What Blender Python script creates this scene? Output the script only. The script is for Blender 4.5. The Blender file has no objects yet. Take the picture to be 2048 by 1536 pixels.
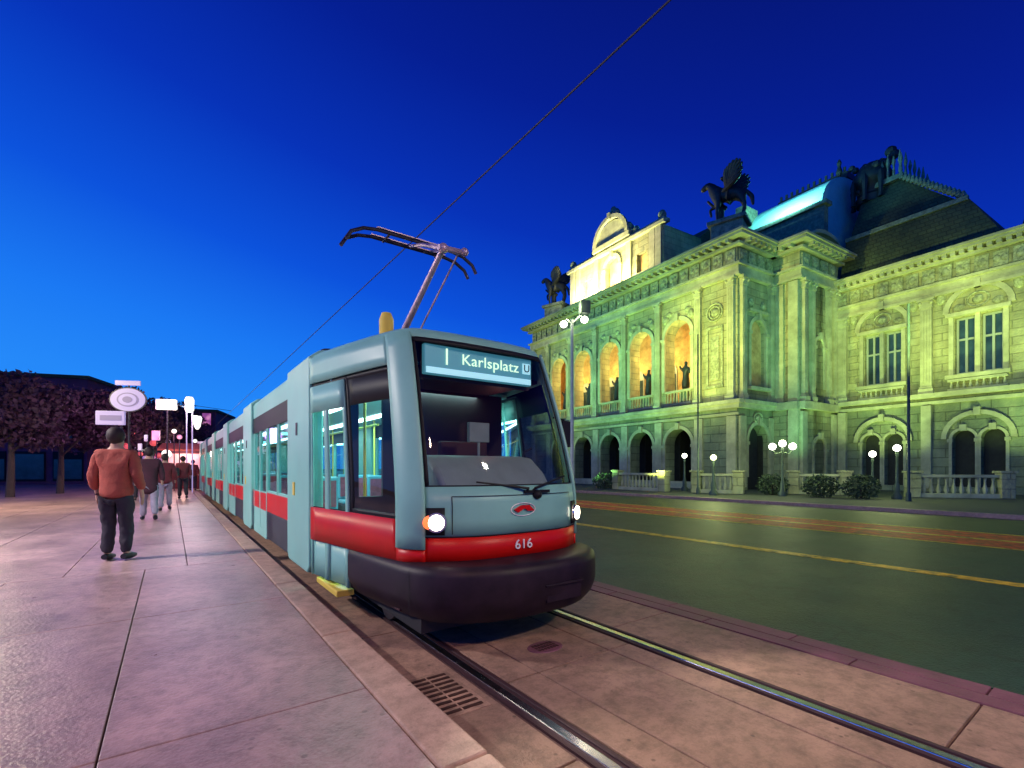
import bpy, bmesh, math, random
from mathutils import Vector, Matrix
random.seed(7)
R=math.radians
sc=bpy.context.scene
col=sc.collection
# ------------------------------------------------------------ frames
TH=math.atan2(682,950)                       # direction of the tram tracks
n2=(math.cos(TH),math.sin(TH)); d2=(-math.sin(TH),math.cos(TH))
def W(u,s,z=0): return Vector((n2[0]*u+d2[0]*s, n2[1]*u+d2[1]*s, z))
def at(px,Z,z=0): return Vector(((px-1024)/950*Z, Z, z))
# ------------------------------------------------------------ materials
MATS={}
def mat(name,c,rough=.6,metal=0,var=.0,scale=4,bump=0,bscale=None,c2=None,emit=None,estr=0,stain=0,coat=0,spec=.5):
    m=bpy.data.materials.new(name); m.use_nodes=True; nt=m.node_tree; N=nt.nodes; L=nt.links
    b=N['Principled BSDF']; b.inputs['Roughness'].default_value=rough; b.inputs['Metallic'].default_value=metal
    b.inputs['Base Color'].default_value=(*c,1); b.inputs['Specular IOR Level'].default_value=spec
    if coat: b.inputs['Coat Weight'].default_value=coat; b.inputs['Coat Roughness'].default_value=.08
    tc=N.new('ShaderNodeTexCoord')
    if var or c2 or stain:
        no=N.new('ShaderNodeTexNoise'); no.inputs['Scale'].default_value=scale; no.inputs['Detail'].default_value=8
        no.inputs['Roughness'].default_value=.65
        L.new(tc.outputs['Object'],no.inputs['Vector'])
        rp=N.new('ShaderNodeValToRGB'); rp.color_ramp.elements[0].position=.3; rp.color_ramp.elements[1].position=.7
        a=tuple(max(0,x*(1-var)) for x in c); bb=c2 if c2 else tuple(min(1,x*(1+var)) for x in c)
        rp.color_ramp.elements[0].color=(*a,1); rp.color_ramp.elements[1].color=(*bb,1)
        L.new(no.outputs['Fac'],rp.inputs['Fac']); out=rp.outputs['Color']
        if stain:
            n3=N.new('ShaderNodeTexNoise'); n3.inputs['Scale'].default_value=scale*.23; n3.inputs['Detail'].default_value=5
            L.new(tc.outputs['Object'],n3.inputs['Vector'])
            r3=N.new('ShaderNodeValToRGB'); r3.color_ramp.elements[0].position=.38; r3.color_ramp.elements[1].position=.62
            v=1-stain; r3.color_ramp.elements[0].color=(v,v,v,1); r3.color_ramp.elements[1].color=(1,1,1,1)
            L.new(n3.outputs['Fac'],r3.inputs['Fac'])
            mx=N.new('ShaderNodeMixRGB'); mx.blend_type='MULTIPLY'; mx.inputs['Fac'].default_value=1
            L.new(out,mx.inputs['Color1']); L.new(r3.outputs['Color'],mx.inputs['Color2']); out=mx.outputs['Color']
        L.new(out,b.inputs['Base Color'])
        rr=N.new('ShaderNodeMapRange'); rr.inputs['To Min'].default_value=max(0.03,rough-.12); rr.inputs['To Max'].default_value=min(1,rough+.12)
        L.new(no.outputs['Fac'],rr.inputs['Value']); L.new(rr.outputs['Result'],b.inputs['Roughness'])
    if bump:
        nb=N.new('ShaderNodeTexNoise'); nb.inputs['Scale'].default_value=bscale or scale*6; nb.inputs['Detail'].default_value=6
        L.new(tc.outputs['Object'],nb.inputs['Vector'])
        bp=N.new('ShaderNodeBump'); bp.inputs['Strength'].default_value=bump; bp.inputs['Distance'].default_value=.02
        L.new(nb.outputs['Fac'],bp.inputs['Height']); L.new(bp.outputs['Normal'],b.inputs['Normal'])
    if emit:
        b.inputs['Emission Color'].default_value=(*emit,1); b.inputs['Emission Strength'].default_value=estr
    MATS[name]=m; return m
def glass_mat(name,tint,gl=(.9,.95,1),rough=.03,base=.06):
    m=bpy.data.materials.new(name); m.use_nodes=True; nt=m.node_tree; N=nt.nodes; L=nt.links
    N.remove(N['Principled BSDF']); o=N['Material Output']
    t=N.new('ShaderNodeBsdfTransparent'); t.inputs['Color'].default_value=(*tint,1)
    g=N.new('ShaderNodeBsdfGlossy'); g.inputs['Color'].default_value=(*gl,1); g.inputs['Roughness'].default_value=rough
    lw=N.new('ShaderNodeLayerWeight'); lw.inputs['Blend'].default_value=.25
    mr=N.new('ShaderNodeMapRange'); mr.inputs['To Min'].default_value=base; mr.inputs['To Max'].default_value=.55
    mx=N.new('ShaderNodeMixShader'); L.new(lw.outputs['Fresnel'],mr.inputs['Value']); L.new(mr.outputs['Result'],mx.inputs['Fac'])
    L.new(t.outputs[0],mx.inputs[1]); L.new(g.outputs[0],mx.inputs[2]); L.new(mx.outputs[0],o.inputs['Surface']); return m
def stone_mat(name,c,bw=.9,bh=.42,groove=.6,var=.2):
    m=mat(name,c,.85,var=var,scale=1.6,stain=.35); nt=m.node_tree; N=nt.nodes; L=nt.links; b=N['Principled BSDF']
    tc=N.new('ShaderNodeTexCoord'); sp=N.new('ShaderNodeSeparateXYZ'); L.new(tc.outputs['Object'],sp.inputs[0])
    ad=N.new('ShaderNodeMath'); ad.operation='ADD'; L.new(sp.outputs['X'],ad.inputs[0]); L.new(sp.outputs['Y'],ad.inputs[1])
    cb=N.new('ShaderNodeCombineXYZ'); L.new(ad.outputs[0],cb.inputs['X']); L.new(sp.outputs['Z'],cb.inputs['Y'])
    br=N.new('ShaderNodeTexBrick'); br.inputs['Scale'].default_value=1; br.inputs['Brick Width'].default_value=bw
    br.inputs['Row Height'].default_value=bh; br.inputs['Mortar Size'].default_value=.025; br.inputs['Mortar Smooth'].default_value=.3
    br.inputs['Color1'].default_value=(1,1,1,1); br.inputs['Color2'].default_value=(.78,.78,.78,1); br.inputs['Mortar'].default_value=(.45,.45,.45,1)
    L.new(cb.outputs[0],br.inputs['Vector'])
    src=b.inputs['Base Color'].links[0].from_socket
    n5=N.new('ShaderNodeTexNoise'); n5.inputs['Scale'].default_value=.55; n5.inputs['Detail'].default_value=7; n5.inputs['Roughness'].default_value=.7
    mp=N.new('ShaderNodeMapping'); mp.inputs['Scale'].default_value=(1,1,.35); L.new(tc.outputs['Object'],mp.inputs[0]); L.new(mp.outputs[0],n5.inputs['Vector'])
    r5=N.new('ShaderNodeValToRGB'); r5.color_ramp.elements[0].position=.35; r5.color_ramp.elements[1].position=.62
    r5.color_ramp.elements[0].color=(.42,.55,.62,1); r5.color_ramp.elements[1].color=(1.15,1.08,.95,1); L.new(n5.outputs['Fac'],r5.inputs['Fac'])
    m5=N.new('ShaderNodeMixRGB'); m5.blend_type='MULTIPLY'; m5.inputs['Fac'].default_value=.75; L.new(src,m5.inputs['Color1']); L.new(r5.outputs['Color'],m5.inputs['Color2']); src=m5.outputs[0]
    mx=N.new('ShaderNodeMixRGB'); mx.blend_type='MULTIPLY'; mx.inputs['Fac'].default_value=groove
    L.new(src,mx.inputs['Color1']); L.new(br.outputs['Color'],mx.inputs['Color2']); L.new(mx.outputs[0],b.inputs['Base Color'])
    nb=N.new('ShaderNodeTexNoise'); nb.inputs['Scale'].default_value=9; nb.inputs['Detail'].default_value=6; L.new(tc.outputs['Object'],nb.inputs['Vector'])
    iv=N.new('ShaderNodeMath'); iv.operation='SUBTRACT'; L.new(nb.outputs['Fac'],iv.inputs[0]); L.new(br.outputs['Fac'],iv.inputs[1])
    bp=N.new('ShaderNodeBump'); bp.inputs['Strength'].default_value=.8; bp.inputs['Distance'].default_value=.05
    L.new(iv.outputs[0],bp.inputs['Height']); L.new(bp.outputs['Normal'],b.inputs['Normal']); return m

TEAL=mat('tram_grey_paint',(.22,.50,.44),.42,var=.07,scale=2.2,stain=.16,spec=.35)
RED=mat('tram_red_paint',(.60,.006,.004),.38,var=.12,scale=2,stain=.15,spec=.25)
SKIRT=mat('tram_skirt_paint',(.018,.009,.016),.5,var=.3,scale=3,spec=.25)
SKIRT2=mat('tram_side_skirt',(.035,.04,.05),.5,var=.25,scale=3,spec=.25)
BLACK=mat('black_trim',(.012,.012,.016),.5,spec=.15)
RUBBER=mat('black_rubber',(.015,.013,.015),.75)
GLASS=glass_mat('window_glass',(.80,.95,.95),base=.015)
WGLASS=glass_mat('windscreen_glass',(.82,.86,.9),base=.03)
CAB=mat('cab_interior_dark',(.045,.010,.012),.7,var=.3)
DASH=mat('dashboard_grey',(.22,.26,.23),.5,var=.12,scale=5)
INT=mat('interior_panel',(.42,.62,.62),.5,var=.1)
IFLOOR=mat('interior_floor',(.12,.12,.13),.6,var=.2)
SEAT=mat('seat_fabric',(.30,.06,.09),.8,var=.3,scale=12)
SEATB=mat('seat_shell',(.10,.28,.36),.5)
YELLOWP=mat('yellow_pole',(.75,.55,.08),.35)
STEEL=mat('rail_steel',(.62,.56,.60),.22,1,var=.15,scale=14)
RAILD=mat('rail_groove',(.035,.012,.018),.6,var=.2)
PINKM=mat('pantograph_metal',(.50,.36,.42),.4,.5,var=.25,scale=9)
DARKM=mat('dark_metal',(.05,.045,.06),.45,.6,var=.3,scale=9)
WIRE=mat('wire_copper',(.015,.02,.05),.6)
LSTRIP=mat('interior_lamp',(.8,1,1),.4,emit=(.72,1,.97),estr=7)
HLAMP=mat('headlamp_lit',(1,1,1),.3,emit=(1,.93,.72),estr=14)
ILAMP=mat('indicator_lens',(.9,.2,.05),.3,emit=(1,.16,.04),estr=1.6)
SIGNL=mat('sign_backlit',(.1,.3,.35),.4,emit=(.035,.15,.19),estr=1.0)
SIGNB=mat('sign_backlit_strip',(.5,.8,.85),.4,emit=(.30,.62,.66),estr=1.0)
SIGNT=mat('sign_letters_lit',(.8,.95,.7),.4,emit=(.66,.92,.62),estr=1.1)
WHITEP=mat('white_paint',(.8,.8,.78),.4)
PAVE=mat('platform_granite',(.44,.27,.27),.32,var=.16,scale=3.5,bump=.3,bscale=45,stain=.34)
KERB=mat('kerb_granite',(.42,.27,.21),.6,var=.14,scale=5,bump=.3,bscale=70,stain=.16)
SLAB=mat('track_concrete',(.33,.20,.15),.62,var=.16,scale=3,bump=.3,bscale=60,stain=.28)
SLABM=mat('track_side_paving',(.17,.06,.09),.6,var=.25,scale=4,bump=.3,bscale=50,stain=.2)
GAP=mat('joint_dark',(.10,.05,.05),.8)
ROAD=mat('asphalt',(.010,.040,.027),.5,var=.35,scale=1.4,bump=.9,bscale=55,stain=.45)
WALK=mat('sidewalk_asphalt',(.05,.06,.05),.75,var=.25,scale=1.5,bump=.2)
GROUND=mat('city_ground',(.05,.05,.05),.9,var=.2,scale=.4)
TRAILY=mat('trail_paint_yellow',(.95,.50,.02),.5,var=.3,scale=7)  # yellow of the car light trails, laid on the road as colour
TRAILR=mat('trail_paint_red',(.75,.07,.01),.6,var=.4,scale=3)  # red of the car light trails, laid on the road as colour
STONE=stone_mat('facade_stone',(.46,.49,.26))
STONER=stone_mat('facade_rustic_stone',(.32,.38,.21),bw=1.2,bh=.5,groove=.85)
TRIM=mat('facade_trim_stone',(.47,.50,.28),.8,var=.22,scale=2.5,bump=.6,bscale=14,stain=.3)
RELIEF=mat('facade_relief_stone',(.36,.41,.22),.85,var=.6,scale=7,bump=1,bscale=9,stain=.3)
COPPER=mat('copper_roof_lit',(.32,.72,.66),.5,var=.12,scale=2)
SLATE=stone_mat('slate_roof',(.09,.13,.06),bw=.4,bh=.25,groove=.8)
BRONZE=mat('dark_bronze',(.030,.042,.034),.5,.3,var=.4,scale=5)
PATINA=mat('patina_ornament',(.16,.24,.15),.7,var=.6,scale=5,bump=1,bscale=12)
ORANGEW=mat('loggia_fresco_wall',(.62,.36,.12),.8,var=.45,scale=1.8,c2=(.75,.5,.2))
OPGLASS=mat('facade_window_glass',(.03,.06,.07),.12,var=.5,scale=1.2)
WFRAME=mat('window_frame_paint',(.30,.36,.30),.6)
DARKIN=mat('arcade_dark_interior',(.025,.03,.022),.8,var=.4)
GLOBE=mat('lamp_globe_lit',(1,1,.9),.3,emit=(1,1,.82),estr=9)
GLOBEY=mat('lamp_globe_yellow',(1,1,.5),.3,emit=(.9,1,.35),estr=6)
POLE=mat('lamp_post_iron',(.06,.09,.07),.5,.4,var=.3)
POLEL=mat('pale_post_paint',(.45,.52,.42),.5,.1,var=.2)
LEAFD=mat('night_foliage',(.06,.022,.055),.8,var=.6,scale=2)
LEAFG=mat('hedge_foliage',(.045,.08,.035),.8,var=.5,scale=3)
BARK=mat('bark',(.06,.04,.04),.9,var=.3,scale=8,bump=.6)
PURW=mat('dusk_building_wall',(.16,.05,.11),.85,var=.25,scale=.8,stain=.3)
LITW=mat('lit_window_pink',(.9,.6,.7),.4,emit=(1,.36,.55),estr=.8)
LITW2=mat('lit_window_white',(.9,.85,.95),.4,emit=(.85,.70,1),estr=.9)
LITR=mat('lit_shop_red',(.9,.2,.2),.4,emit=(.9,.12,.13),estr=1)
def wear(m,sc,dark,thr,fac=.6,noise=6):
    nt=m.node_tree;N=nt.nodes;L=nt.links;b=N['Principled BSDF'];src=b.inputs['Base Color'].links[0].from_socket
    tc=N.new('ShaderNodeTexCoord');n=N.new('ShaderNodeTexNoise');n.inputs['Scale'].default_value=noise;n.inputs['Detail'].default_value=10;n.inputs['Roughness'].default_value=.8;L.new(tc.outputs['Object'],n.inputs['Vector'])
    v=N.new('ShaderNodeTexVoronoi');v.inputs['Scale'].default_value=sc;L.new(tc.outputs['Object'],v.inputs['Vector'])
    r=N.new('ShaderNodeValToRGB');r.color_ramp.elements[0].position=thr*.6;r.color_ramp.elements[0].color=(dark,dark,dark,1);r.color_ramp.elements[1].position=thr;r.color_ramp.elements[1].color=(1,1,1,1);L.new(v.outputs['Distance'],r.inputs['Fac'])
    r2=N.new('ShaderNodeValToRGB');r2.color_ramp.elements[0].position=.40;r2.color_ramp.elements[0].color=(dark,dark,dark,1);r2.color_ramp.elements[1].position=.56;r2.color_ramp.elements[1].color=(1.1,1.1,1.1,1);L.new(n.outputs['Fac'],r2.inputs['Fac'])
    a=N.new('ShaderNodeMixRGB');a.blend_type='MULTIPLY';a.inputs['Fac'].default_value=fac;L.new(src,a.inputs['Color1']);L.new(r.outputs[0],a.inputs['Color2'])
    c=N.new('ShaderNodeMixRGB');c.blend_type='MULTIPLY';c.inputs['Fac'].default_value=fac*.8;L.new(a.outputs[0],c.inputs['Color1']);L.new(r2.outputs[0],c.inputs['Color2']);L.new(c.outputs[0],b.inputs['Base Color'])
def cracks(m,sc=.45,w=.012,dark=.35):
    nt=m.node_tree;N=nt.nodes;L=nt.links;b=N['Principled BSDF'];src=b.inputs['Base Color'].links[0].from_socket
    tc=N.new('ShaderNodeTexCoord');n=N.new('ShaderNodeTexNoise');n.inputs['Scale'].default_value=1.6;n.inputs['Detail'].default_value=8;L.new(tc.outputs['Object'],n.inputs['Vector'])
    a=N.new('ShaderNodeMixRGB');a.blend_type='ADD';a.inputs['Fac'].default_value=.9;L.new(tc.outputs['Object'],a.inputs['Color1']);L.new(n.outputs['Color'],a.inputs['Color2'])
    v=N.new('ShaderNodeTexVoronoi');v.feature='DISTANCE_TO_EDGE';v.inputs['Scale'].default_value=sc;L.new(a.outputs[0],v.inputs['Vector'])
    r=N.new('ShaderNodeValToRGB');r.color_ramp.elements[0].position=w*.4;r.color_ramp.elements[0].color=(dark,dark,dark,1);r.color_ramp.elements[1].position=w;r.color_ramp.elements[1].color=(1,1,1,1);L.new(v.outputs['Distance'],r.inputs['Fac'])
    c=N.new('ShaderNodeMixRGB');c.blend_type='MULTIPLY';c.inputs['Fac'].default_value=1;L.new(src,c.inputs['Color1']);L.new(r.outputs[0],c.inputs['Color2']);L.new(c.outputs[0],b.inputs['Base Color'])
cracks(ROAD,.45,.012,.55)
wear(PAVE,5.5,.45,.10,.7,9); wear(SLAB,7,.4,.10,.8,7); wear(KERB,6,.5,.1,.7,8); wear(ROAD,1.1,.35,.07,.9,5); wear(TRAILY,4,.25,.3,1,5); wear(TRAILR,3,.3,.25,1,4); wear(SKIRT,3,.5,.1,.7,3); wear(SKIRT2,3,.5,.1,.7,3)
def blotch(m,sc=3):
    nt=m.node_tree;N=nt.nodes;L=nt.links;b=N['Principled BSDF'];tc=N.new('ShaderNodeTexCoord');v=N.new('ShaderNodeTexVoronoi');v.inputs['Scale'].default_value=sc
    L.new(tc.outputs['Object'],v.inputs['Vector']);r=N.new('ShaderNodeValToRGB');c=b.inputs['Emission Color'].default_value[:3]
    r.color_ramp.elements[0].color=(*c,1);r.color_ramp.elements[1].color=(c[0]*.25,c[1]*.06,c[2]*.18,1);r.color_ramp.elements[1].position=.75
    L.new(v.outputs['Distance'],r.inputs['Fac']);L.new(r.outputs[0],b.inputs['Emission Color'])
for q_ in (LITW,LITW2,LITR): blotch(q_,2.6)
DISC=mat('sign_disc_lavender',(.28,.24,.36),.4,emit=(.50,.40,.80),estr=.55)
DISC2=mat('sign_disc_grey',(.12,.1,.18),.5,emit=(.28,.22,.40),estr=.6)
BOXL=mat('sign_box_lit',(.9,.9,.8),.4,emit=(1,.95,.86),estr=1.4)
SKIN=mat('skin',(.42,.24,.18),.55,var=.08)
HAIR=mat('dark_hair',(.022,.010,.012),.7,var=.3,scale=30)
JACK=mat('jacket_rust_red',(.30,.055,.04),.85,var=.25,scale=7,bump=.3)
COATD=mat('dark_coat',(.05,.012,.025),.85,var=.3,scale=6)
COATR=mat('maroon_coat',(.14,.02,.03),.85,var=.3,scale=6)
TROU=mat('dark_trousers',(.018,.012,.026),.85,var=.3,scale=7)
JEANG=mat('pale_trousers',(.30,.26,.34),.85,var=.2,scale=7)
SHOE=mat('black_shoe',(.012,.01,.014),.4)
AWN=mat('awning_cloth',(.62,.16,.12),.8,var=.2)
IRON=mat('cast_iron',(.06,.025,.02),.6,.5,var=.4,scale=20)

# ------------------------------------------------------------ mesh builder
class MB:
    def __init__(s,T=None): s.v=[]; s.f=[]; s.m=[]; s.T=T; s.mats=[]; s.cur=0
    def use(s,m):
        if m not in s.mats: s.mats.append(m)
        s.cur=s.mats.index(m); return s
    def add(s,vs,fs):
        o=len(s.v)
        for v in vs:
            v=Vector(v); s.v.append(s.T@v if s.T else v)
        for f in fs: s.f.append([o+i for i in f]); s.m.append(s.cur)
    def box(s,x0,x1,y0,y1,z0,z1):
        s.add([(x0,y0,z0),(x1,y0,z0),(x1,y1,z0),(x0,y1,z0),(x0,y0,z1),(x1,y0,z1),(x1,y1,z1),(x0,y1,z1)],
              [(0,3,2,1),(4,5,6,7),(0,1,5,4),(1,2,6,5),(2,3,7,6),(3,0,4,7)]); return s
    def tube(s,pts,r,seg=8,caps=True):
        pts=[Vector(p) for p in pts]; rs=r if isinstance(r,(list,tuple)) else [r]*len(pts)
        vs=[];fs=[]; up=None
        for i,p in enumerate(pts):
            t=(pts[min(i+1,len(pts)-1)]-pts[max(i-1,0)]).normalized()
            if up is None:
                up=Vector((0,0,1)) if abs(t.z)<.9 else Vector((1,0,0))
            a=t.cross(up).normalized(); b=a.cross(t).normalized(); up=b
            for k in range(seg):
                an=2*math.pi*k/seg; vs.append(p+(a*math.cos(an)+b*math.sin(an))*rs[i])
        for i in range(len(pts)-1):
            for k in range(seg):
                k2=(k+1)%seg; fs.append((i*seg+k,i*seg+k2,(i+1)*seg+k2,(i+1)*seg+k))
        if caps:
            fs.append(tuple(range(seg))[::-1]); fs.append(tuple((len(pts)-1)*seg+k for k in range(seg)))
        s.add(vs,fs); return s
    def lathe(s,c,prof,seg=14,sx=1,sy=1):
        vs=[];fs=[]
        for (r,z) in prof:
            for k in range(seg):
                a=2*math.pi*k/seg; vs.append((c[0]+r*math.cos(a)*sx,c[1]+r*math.sin(a)*sy,c[2]+z))
        for i in range(len(prof)-1):
            for k in range(seg):
                k2=(k+1)%seg; fs.append((i*seg+k,i*seg+k2,(i+1)*seg+k2,(i+1)*seg+k))
        fs.append(tuple(range(seg))[::-1]); fs.append(tuple((len(prof)-1)*seg+k for k in range(seg)))
        s.add(vs,fs); return s
    def ball(s,c,r,seg=12,sz=1,sx=1,sy=1):
        n=8; s.lathe(c,[(r*max(.02,math.sin(math.pi*i/n)),-r*sz*math.cos(math.pi*i/n)) for i in range(n+1)],seg,sx,sy); return s
    def prism(s,poly,y0,y1):           # poly in x,z extruded along y
        n=len(poly); vs=[(p[0],y0,p[1]) for p in poly]+[(p[0],y1,p[1]) for p in poly]
        fs=[tuple(range(n)),tuple(range(2*n-1,n-1,-1))]+[(i,(i+1)%n,n+(i+1)%n,n+i) for i in range(n)]
        s.add(vs,fs); return s
    def prismz(s,poly,z0,z1):
        n=len(poly); vs=[(p[0],p[1],z0) for p in poly]+[(p[0],p[1],z1) for p in poly]
        fs=[tuple(range(n-1,-1,-1)),tuple(range(n,2*n))]+[(i,(i+1)%n,n+(i+1)%n,n+i) for i in range(n)]
        s.add(vs,fs); return s
    def prismx(s,poly,x0,x1):          # poly in y,z extruded along x
        n=len(poly); vs=[(x0,p[0],p[1]) for p in poly]+[(x1,p[0],p[1]) for p in poly]
        fs=[tuple(range(n)),tuple(range(2*n-1,n-1,-1))]+[(i,(i+1)%n,n+(i+1)%n,n+i) for i in range(n)]
        s.add(vs,fs); return s
    def grid(s,rows):                  # rows of equal length point lists
        n=len(rows[0]); vs=[p for r in rows for p in r]
        fs=[(i*n+j,i*n+j+1,(i+1)*n+j+1,(i+1)*n+j) for i in range(len(rows)-1) for j in range(n-1)]
        s.add(vs,fs); return s
    def build(s,name,m=None,parent=None,smooth=False,bevel=0,solid=0,recalc=True,loc=None,rz=0):
        me=bpy.data.meshes.new(name); me.from_pydata([tuple(v) for v in s.v],[],s.f)
        if s.mats and m is None:
            for q in s.mats: me.materials.append(q)
            for p,i in zip(me.polygons,s.m): p.material_index=i
        elif m: me.materials.append(m)
        if recalc:
            bm=bmesh.new(); bm.from_mesh(me); bmesh.ops.remove_doubles(bm,verts=bm.verts,dist=1e-5)
            bmesh.ops.recalc_face_normals(bm,faces=bm.faces); bm.to_mesh(me); bm.free()
        if smooth:
            for p in me.polygons: p.use_smooth=True
            me.update()
            try: me.set_sharp_from_angle(angle=R(38))
            except Exception: pass
        o=bpy.data.objects.new(name,me); col.objects.link(o)
        if parent: o.parent=parent
        if loc is not None: o.location=loc
        if rz: o.rotation_euler.z=rz
        if solid:
            q=o.modifiers.new('t','SOLIDIFY'); q.thickness=solid; q.offset=-1
        if bevel:
            q=o.modifiers.new('b','BEVEL'); q.width=bevel; q.segments=2; q.limit_method='ANGLE'; q.angle_limit=R(40)
        return o
def tag(o,label=None,cat=None,group=None,kind=None):
    if label: o['label']=label
    if cat: o['category']=cat
    if group: o['group']=group
    if kind: o['kind']=kind
    return o
def thing(name,label,cat,loc=(0,0,0),rz=0,group=None):
    o=bpy.data.objects.new(name,None); col.objects.link(o); o.location=loc; o.rotation_euler=(0,0,rz); o.empty_display_size=.2
    return tag(o,label,cat,group)
def struct(o,label=None): o['kind']='structure'; return tag(o,label) if label else o
def copy_tree(o,parent=None):
    c=o.copy(); col.objects.link(c); c.parent=parent
    for ch in list(o.children): copy_tree(ch,c)
    return c
def skin(name,pts,edges,rad,m,parent,sub=2):
    me=bpy.data.meshes.new(name); me.from_pydata(pts,edges,[]); me.materials.append(m)
    o=bpy.data.objects.new(name,me); col.objects.link(o); o.parent=parent
    q=o.modifiers.new('s','SKIN'); q.use_smooth_shade=True
    for i,v in enumerate(me.skin_vertices[0].data):
        r=rad[i]; v.radius=(r,r) if not isinstance(r,tuple) else r
    me.skin_vertices[0].data[0].use_root=True
    q=o.modifiers.new('u','SUBSURF'); q.levels=sub; q.render_levels=sub
    return o
def text_mesh(name,txt,size,m,parent,mw,depth=.004,sx=1):
    cu=bpy.data.curves.new(name,'FONT'); cu.body=txt; cu.size=size; cu.extrude=depth; cu.align_x='CENTER'; cu.align_y='CENTER'
    cu.space_character=1.05
    to=bpy.data.objects.new(name,cu); col.objects.link(to); bpy.context.view_layer.update()
    me=bpy.data.meshes.new_from_object(to.evaluated_get(bpy.context.evaluated_depsgraph_get()))
    bpy.data.objects.remove(to); me.materials.clear(); me.materials.append(m)
    me.transform(Matrix.Diagonal((sx,1,1,1))); me.transform(mw)
    o=bpy.data.objects.new(name,me); col.objects.link(o); o.parent=parent; return o
def light(kind,name,loc,color,power,parent=None,size=.3,aim=None,spot=None,blend=.6,sizey=None):
    l=bpy.data.lights.new(name,kind); l.color=color; l.energy=power
    if kind=='AREA':
        l.size=size
        if sizey: l.shape='RECTANGLE'; l.size_y=sizey
    else: l.shadow_soft_size=size
    if kind=='SPOT': l.spot_size=R(spot); l.spot_blend=blend
    o=bpy.data.objects.new(name,l); col.objects.link(o); o.location=loc
    if parent: o.parent=parent
    if aim is not None:
        o.rotation_euler=(Vector(aim)-Vector(loc)).to_track_quat('-Z','Y').to_euler()
    return o

# ============================================================ GROUND
struct(MB().box(-300,300,-120,500,-.5,-.07).build('ground',GROUND))
# platform slabs (track frame: x = across, y = along)
def slabs(rects,z0,z1,gap):
    m=MB()
    for (a,b,c,d) in rects: m.box(a+gap,b-gap,c+gap,d-gap,z0,z1)
    return m
PH=.15
rects=[]
s=-7.0; 
for k in range(40):
    s1=s+2.45
    if s1<=7.8:
        cs=[.945,-.27,-1.52,-2.8,-4.1,-5.4]
    else: cs=[.945,.18,-1.05,-2.3,-3.5,-4.7,-5.9]
    for a,b in zip(cs[1:],cs[:-1]): rects.append((a,b,s,s1))
    s=s1
struct(slabs(rects,.02,PH,.0045).build('platform',PAVE,rz=TH,bevel=.005))
rects=[(.945,1.198,-6.24+k*2.02,-6.24+(k+1)*2.02) for k in range(50)]
struct(slabs(rects,-.05,PH+.003,.006).build('platform_kerb',KERB,rz=TH,bevel=.014))
struct(MB().box(-5.9,1.17,-7,94,-.06,.1).build('platform_bed',GAP,rz=TH))
struct(MB().box(-30,-5.92,-30,100,-.06,.146).build('pavement',PAVE,rz=TH))
# track bed slabs
rects=[]
tj=[2.64+2.3*k for k in range(-4,30)]
for a,b in zip(tj[:-1],tj[1:]):
    rects+= [(1.21,1.66,a-.9,b-.9),(1.86,2.13,a,b),(2.13,2.85,a,b),(2.85,3.09,a,b),(3.27,4.07,a+.35,b+.35)]
struct(slabs(rects,-.06,0,.007).build('track_bed',SLAB,rz=TH,bevel=.004))
struct(MB().box(1.2,4.45,-7,80,-.08,-.018).build('track_base',GAP,rz=TH))
rects=[(4.07,4.24,-7+k*1.2,-7+(k+1)*1.2) for k in range(70)]+[(4.24,4.43,-6.5+k*1.2,-6.5+(k+1)*1.2) for k in range(70)]
struct(slabs(rects,-.06,.006,.006).build('track_edge_paving',SLABM,rz=TH,bevel=.004))
struct(MB().box(4.44,19.3,-40,140,-.06,-.008).build('road',ROAD,rz=TH))
struct(MB().box(19.3,19.55,-40,140,-.06,.12).build('kerb',KERB,rz=TH,bevel=.02))
struct(MB().box(19.55,75,-40,140,-.06,.115).build('sidewalk',WALK,rz=TH))
PATCH=mat('asphalt_patch',(.008,.022,.016),.7,var=.3,scale=3,bump=.9,bscale=60)
pm=MB()
for (a,b,c,d) in ((6.9,7.5,9.5,12.8),(10.2,11.0,15,19)): pm.box(a,b,c,d,-.02,-.0045)
struct(pm.build('road_patches',PATCH,rz=TH))
# rails
def rail(u,label):
    t=thing('tram_rail',label,'rail',W(u,2,0),TH,'rails of the tram track')
    MB().box(-.035,.028,-9,78,-.03,.006).build('rail_head',STEEL,t,bevel=.006)
    MB().box(.028,.062,-9,78,-.03,-.008).build('flange_groove',RAILD,t)
    MB().box(.062,.095,-9,78,-.03,.004).build('guard_lip',RAILD,t,bevel=.004)
    MB().box(-.07,-.036,-9,78,-.03,-.001).build('rubber_profile',RAILD,t)
rail(1.754,'shiny rail next to the platform kerb, running under the near side of the tram')
rail(3.188,'shiny rail on the road side, running out from under the right of the tram bumper')
# car light trails put in as added coloured strips on the carriageway
def line(name,u0,u1,m,label,z=-.003): tag(MB().box(u0,u1,-30,120,z-.004,z).build(name,m,rz=TH),label,'painted light trail')
line('trail_line',8.46,8.72,TRAILY,'yellow car light trail painted as a line along the near side of the dark road')
line('trail_line',12.2,12.32,TRAILY,'thin yellow light trail painted along the near side of the red strip')
line('trail_line',14.75,14.87,TRAILY,'thin yellow light trail painted along the far side of the red strip')
line('trail_line',13.4,13.6,TRAILY,'thin yellow light trail painted down the middle of the red strip')
line('trail_strip',12.36,14.7,TRAILR,'reddish car light trails painted as a strip along the far half of the road',-.0062)
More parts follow.
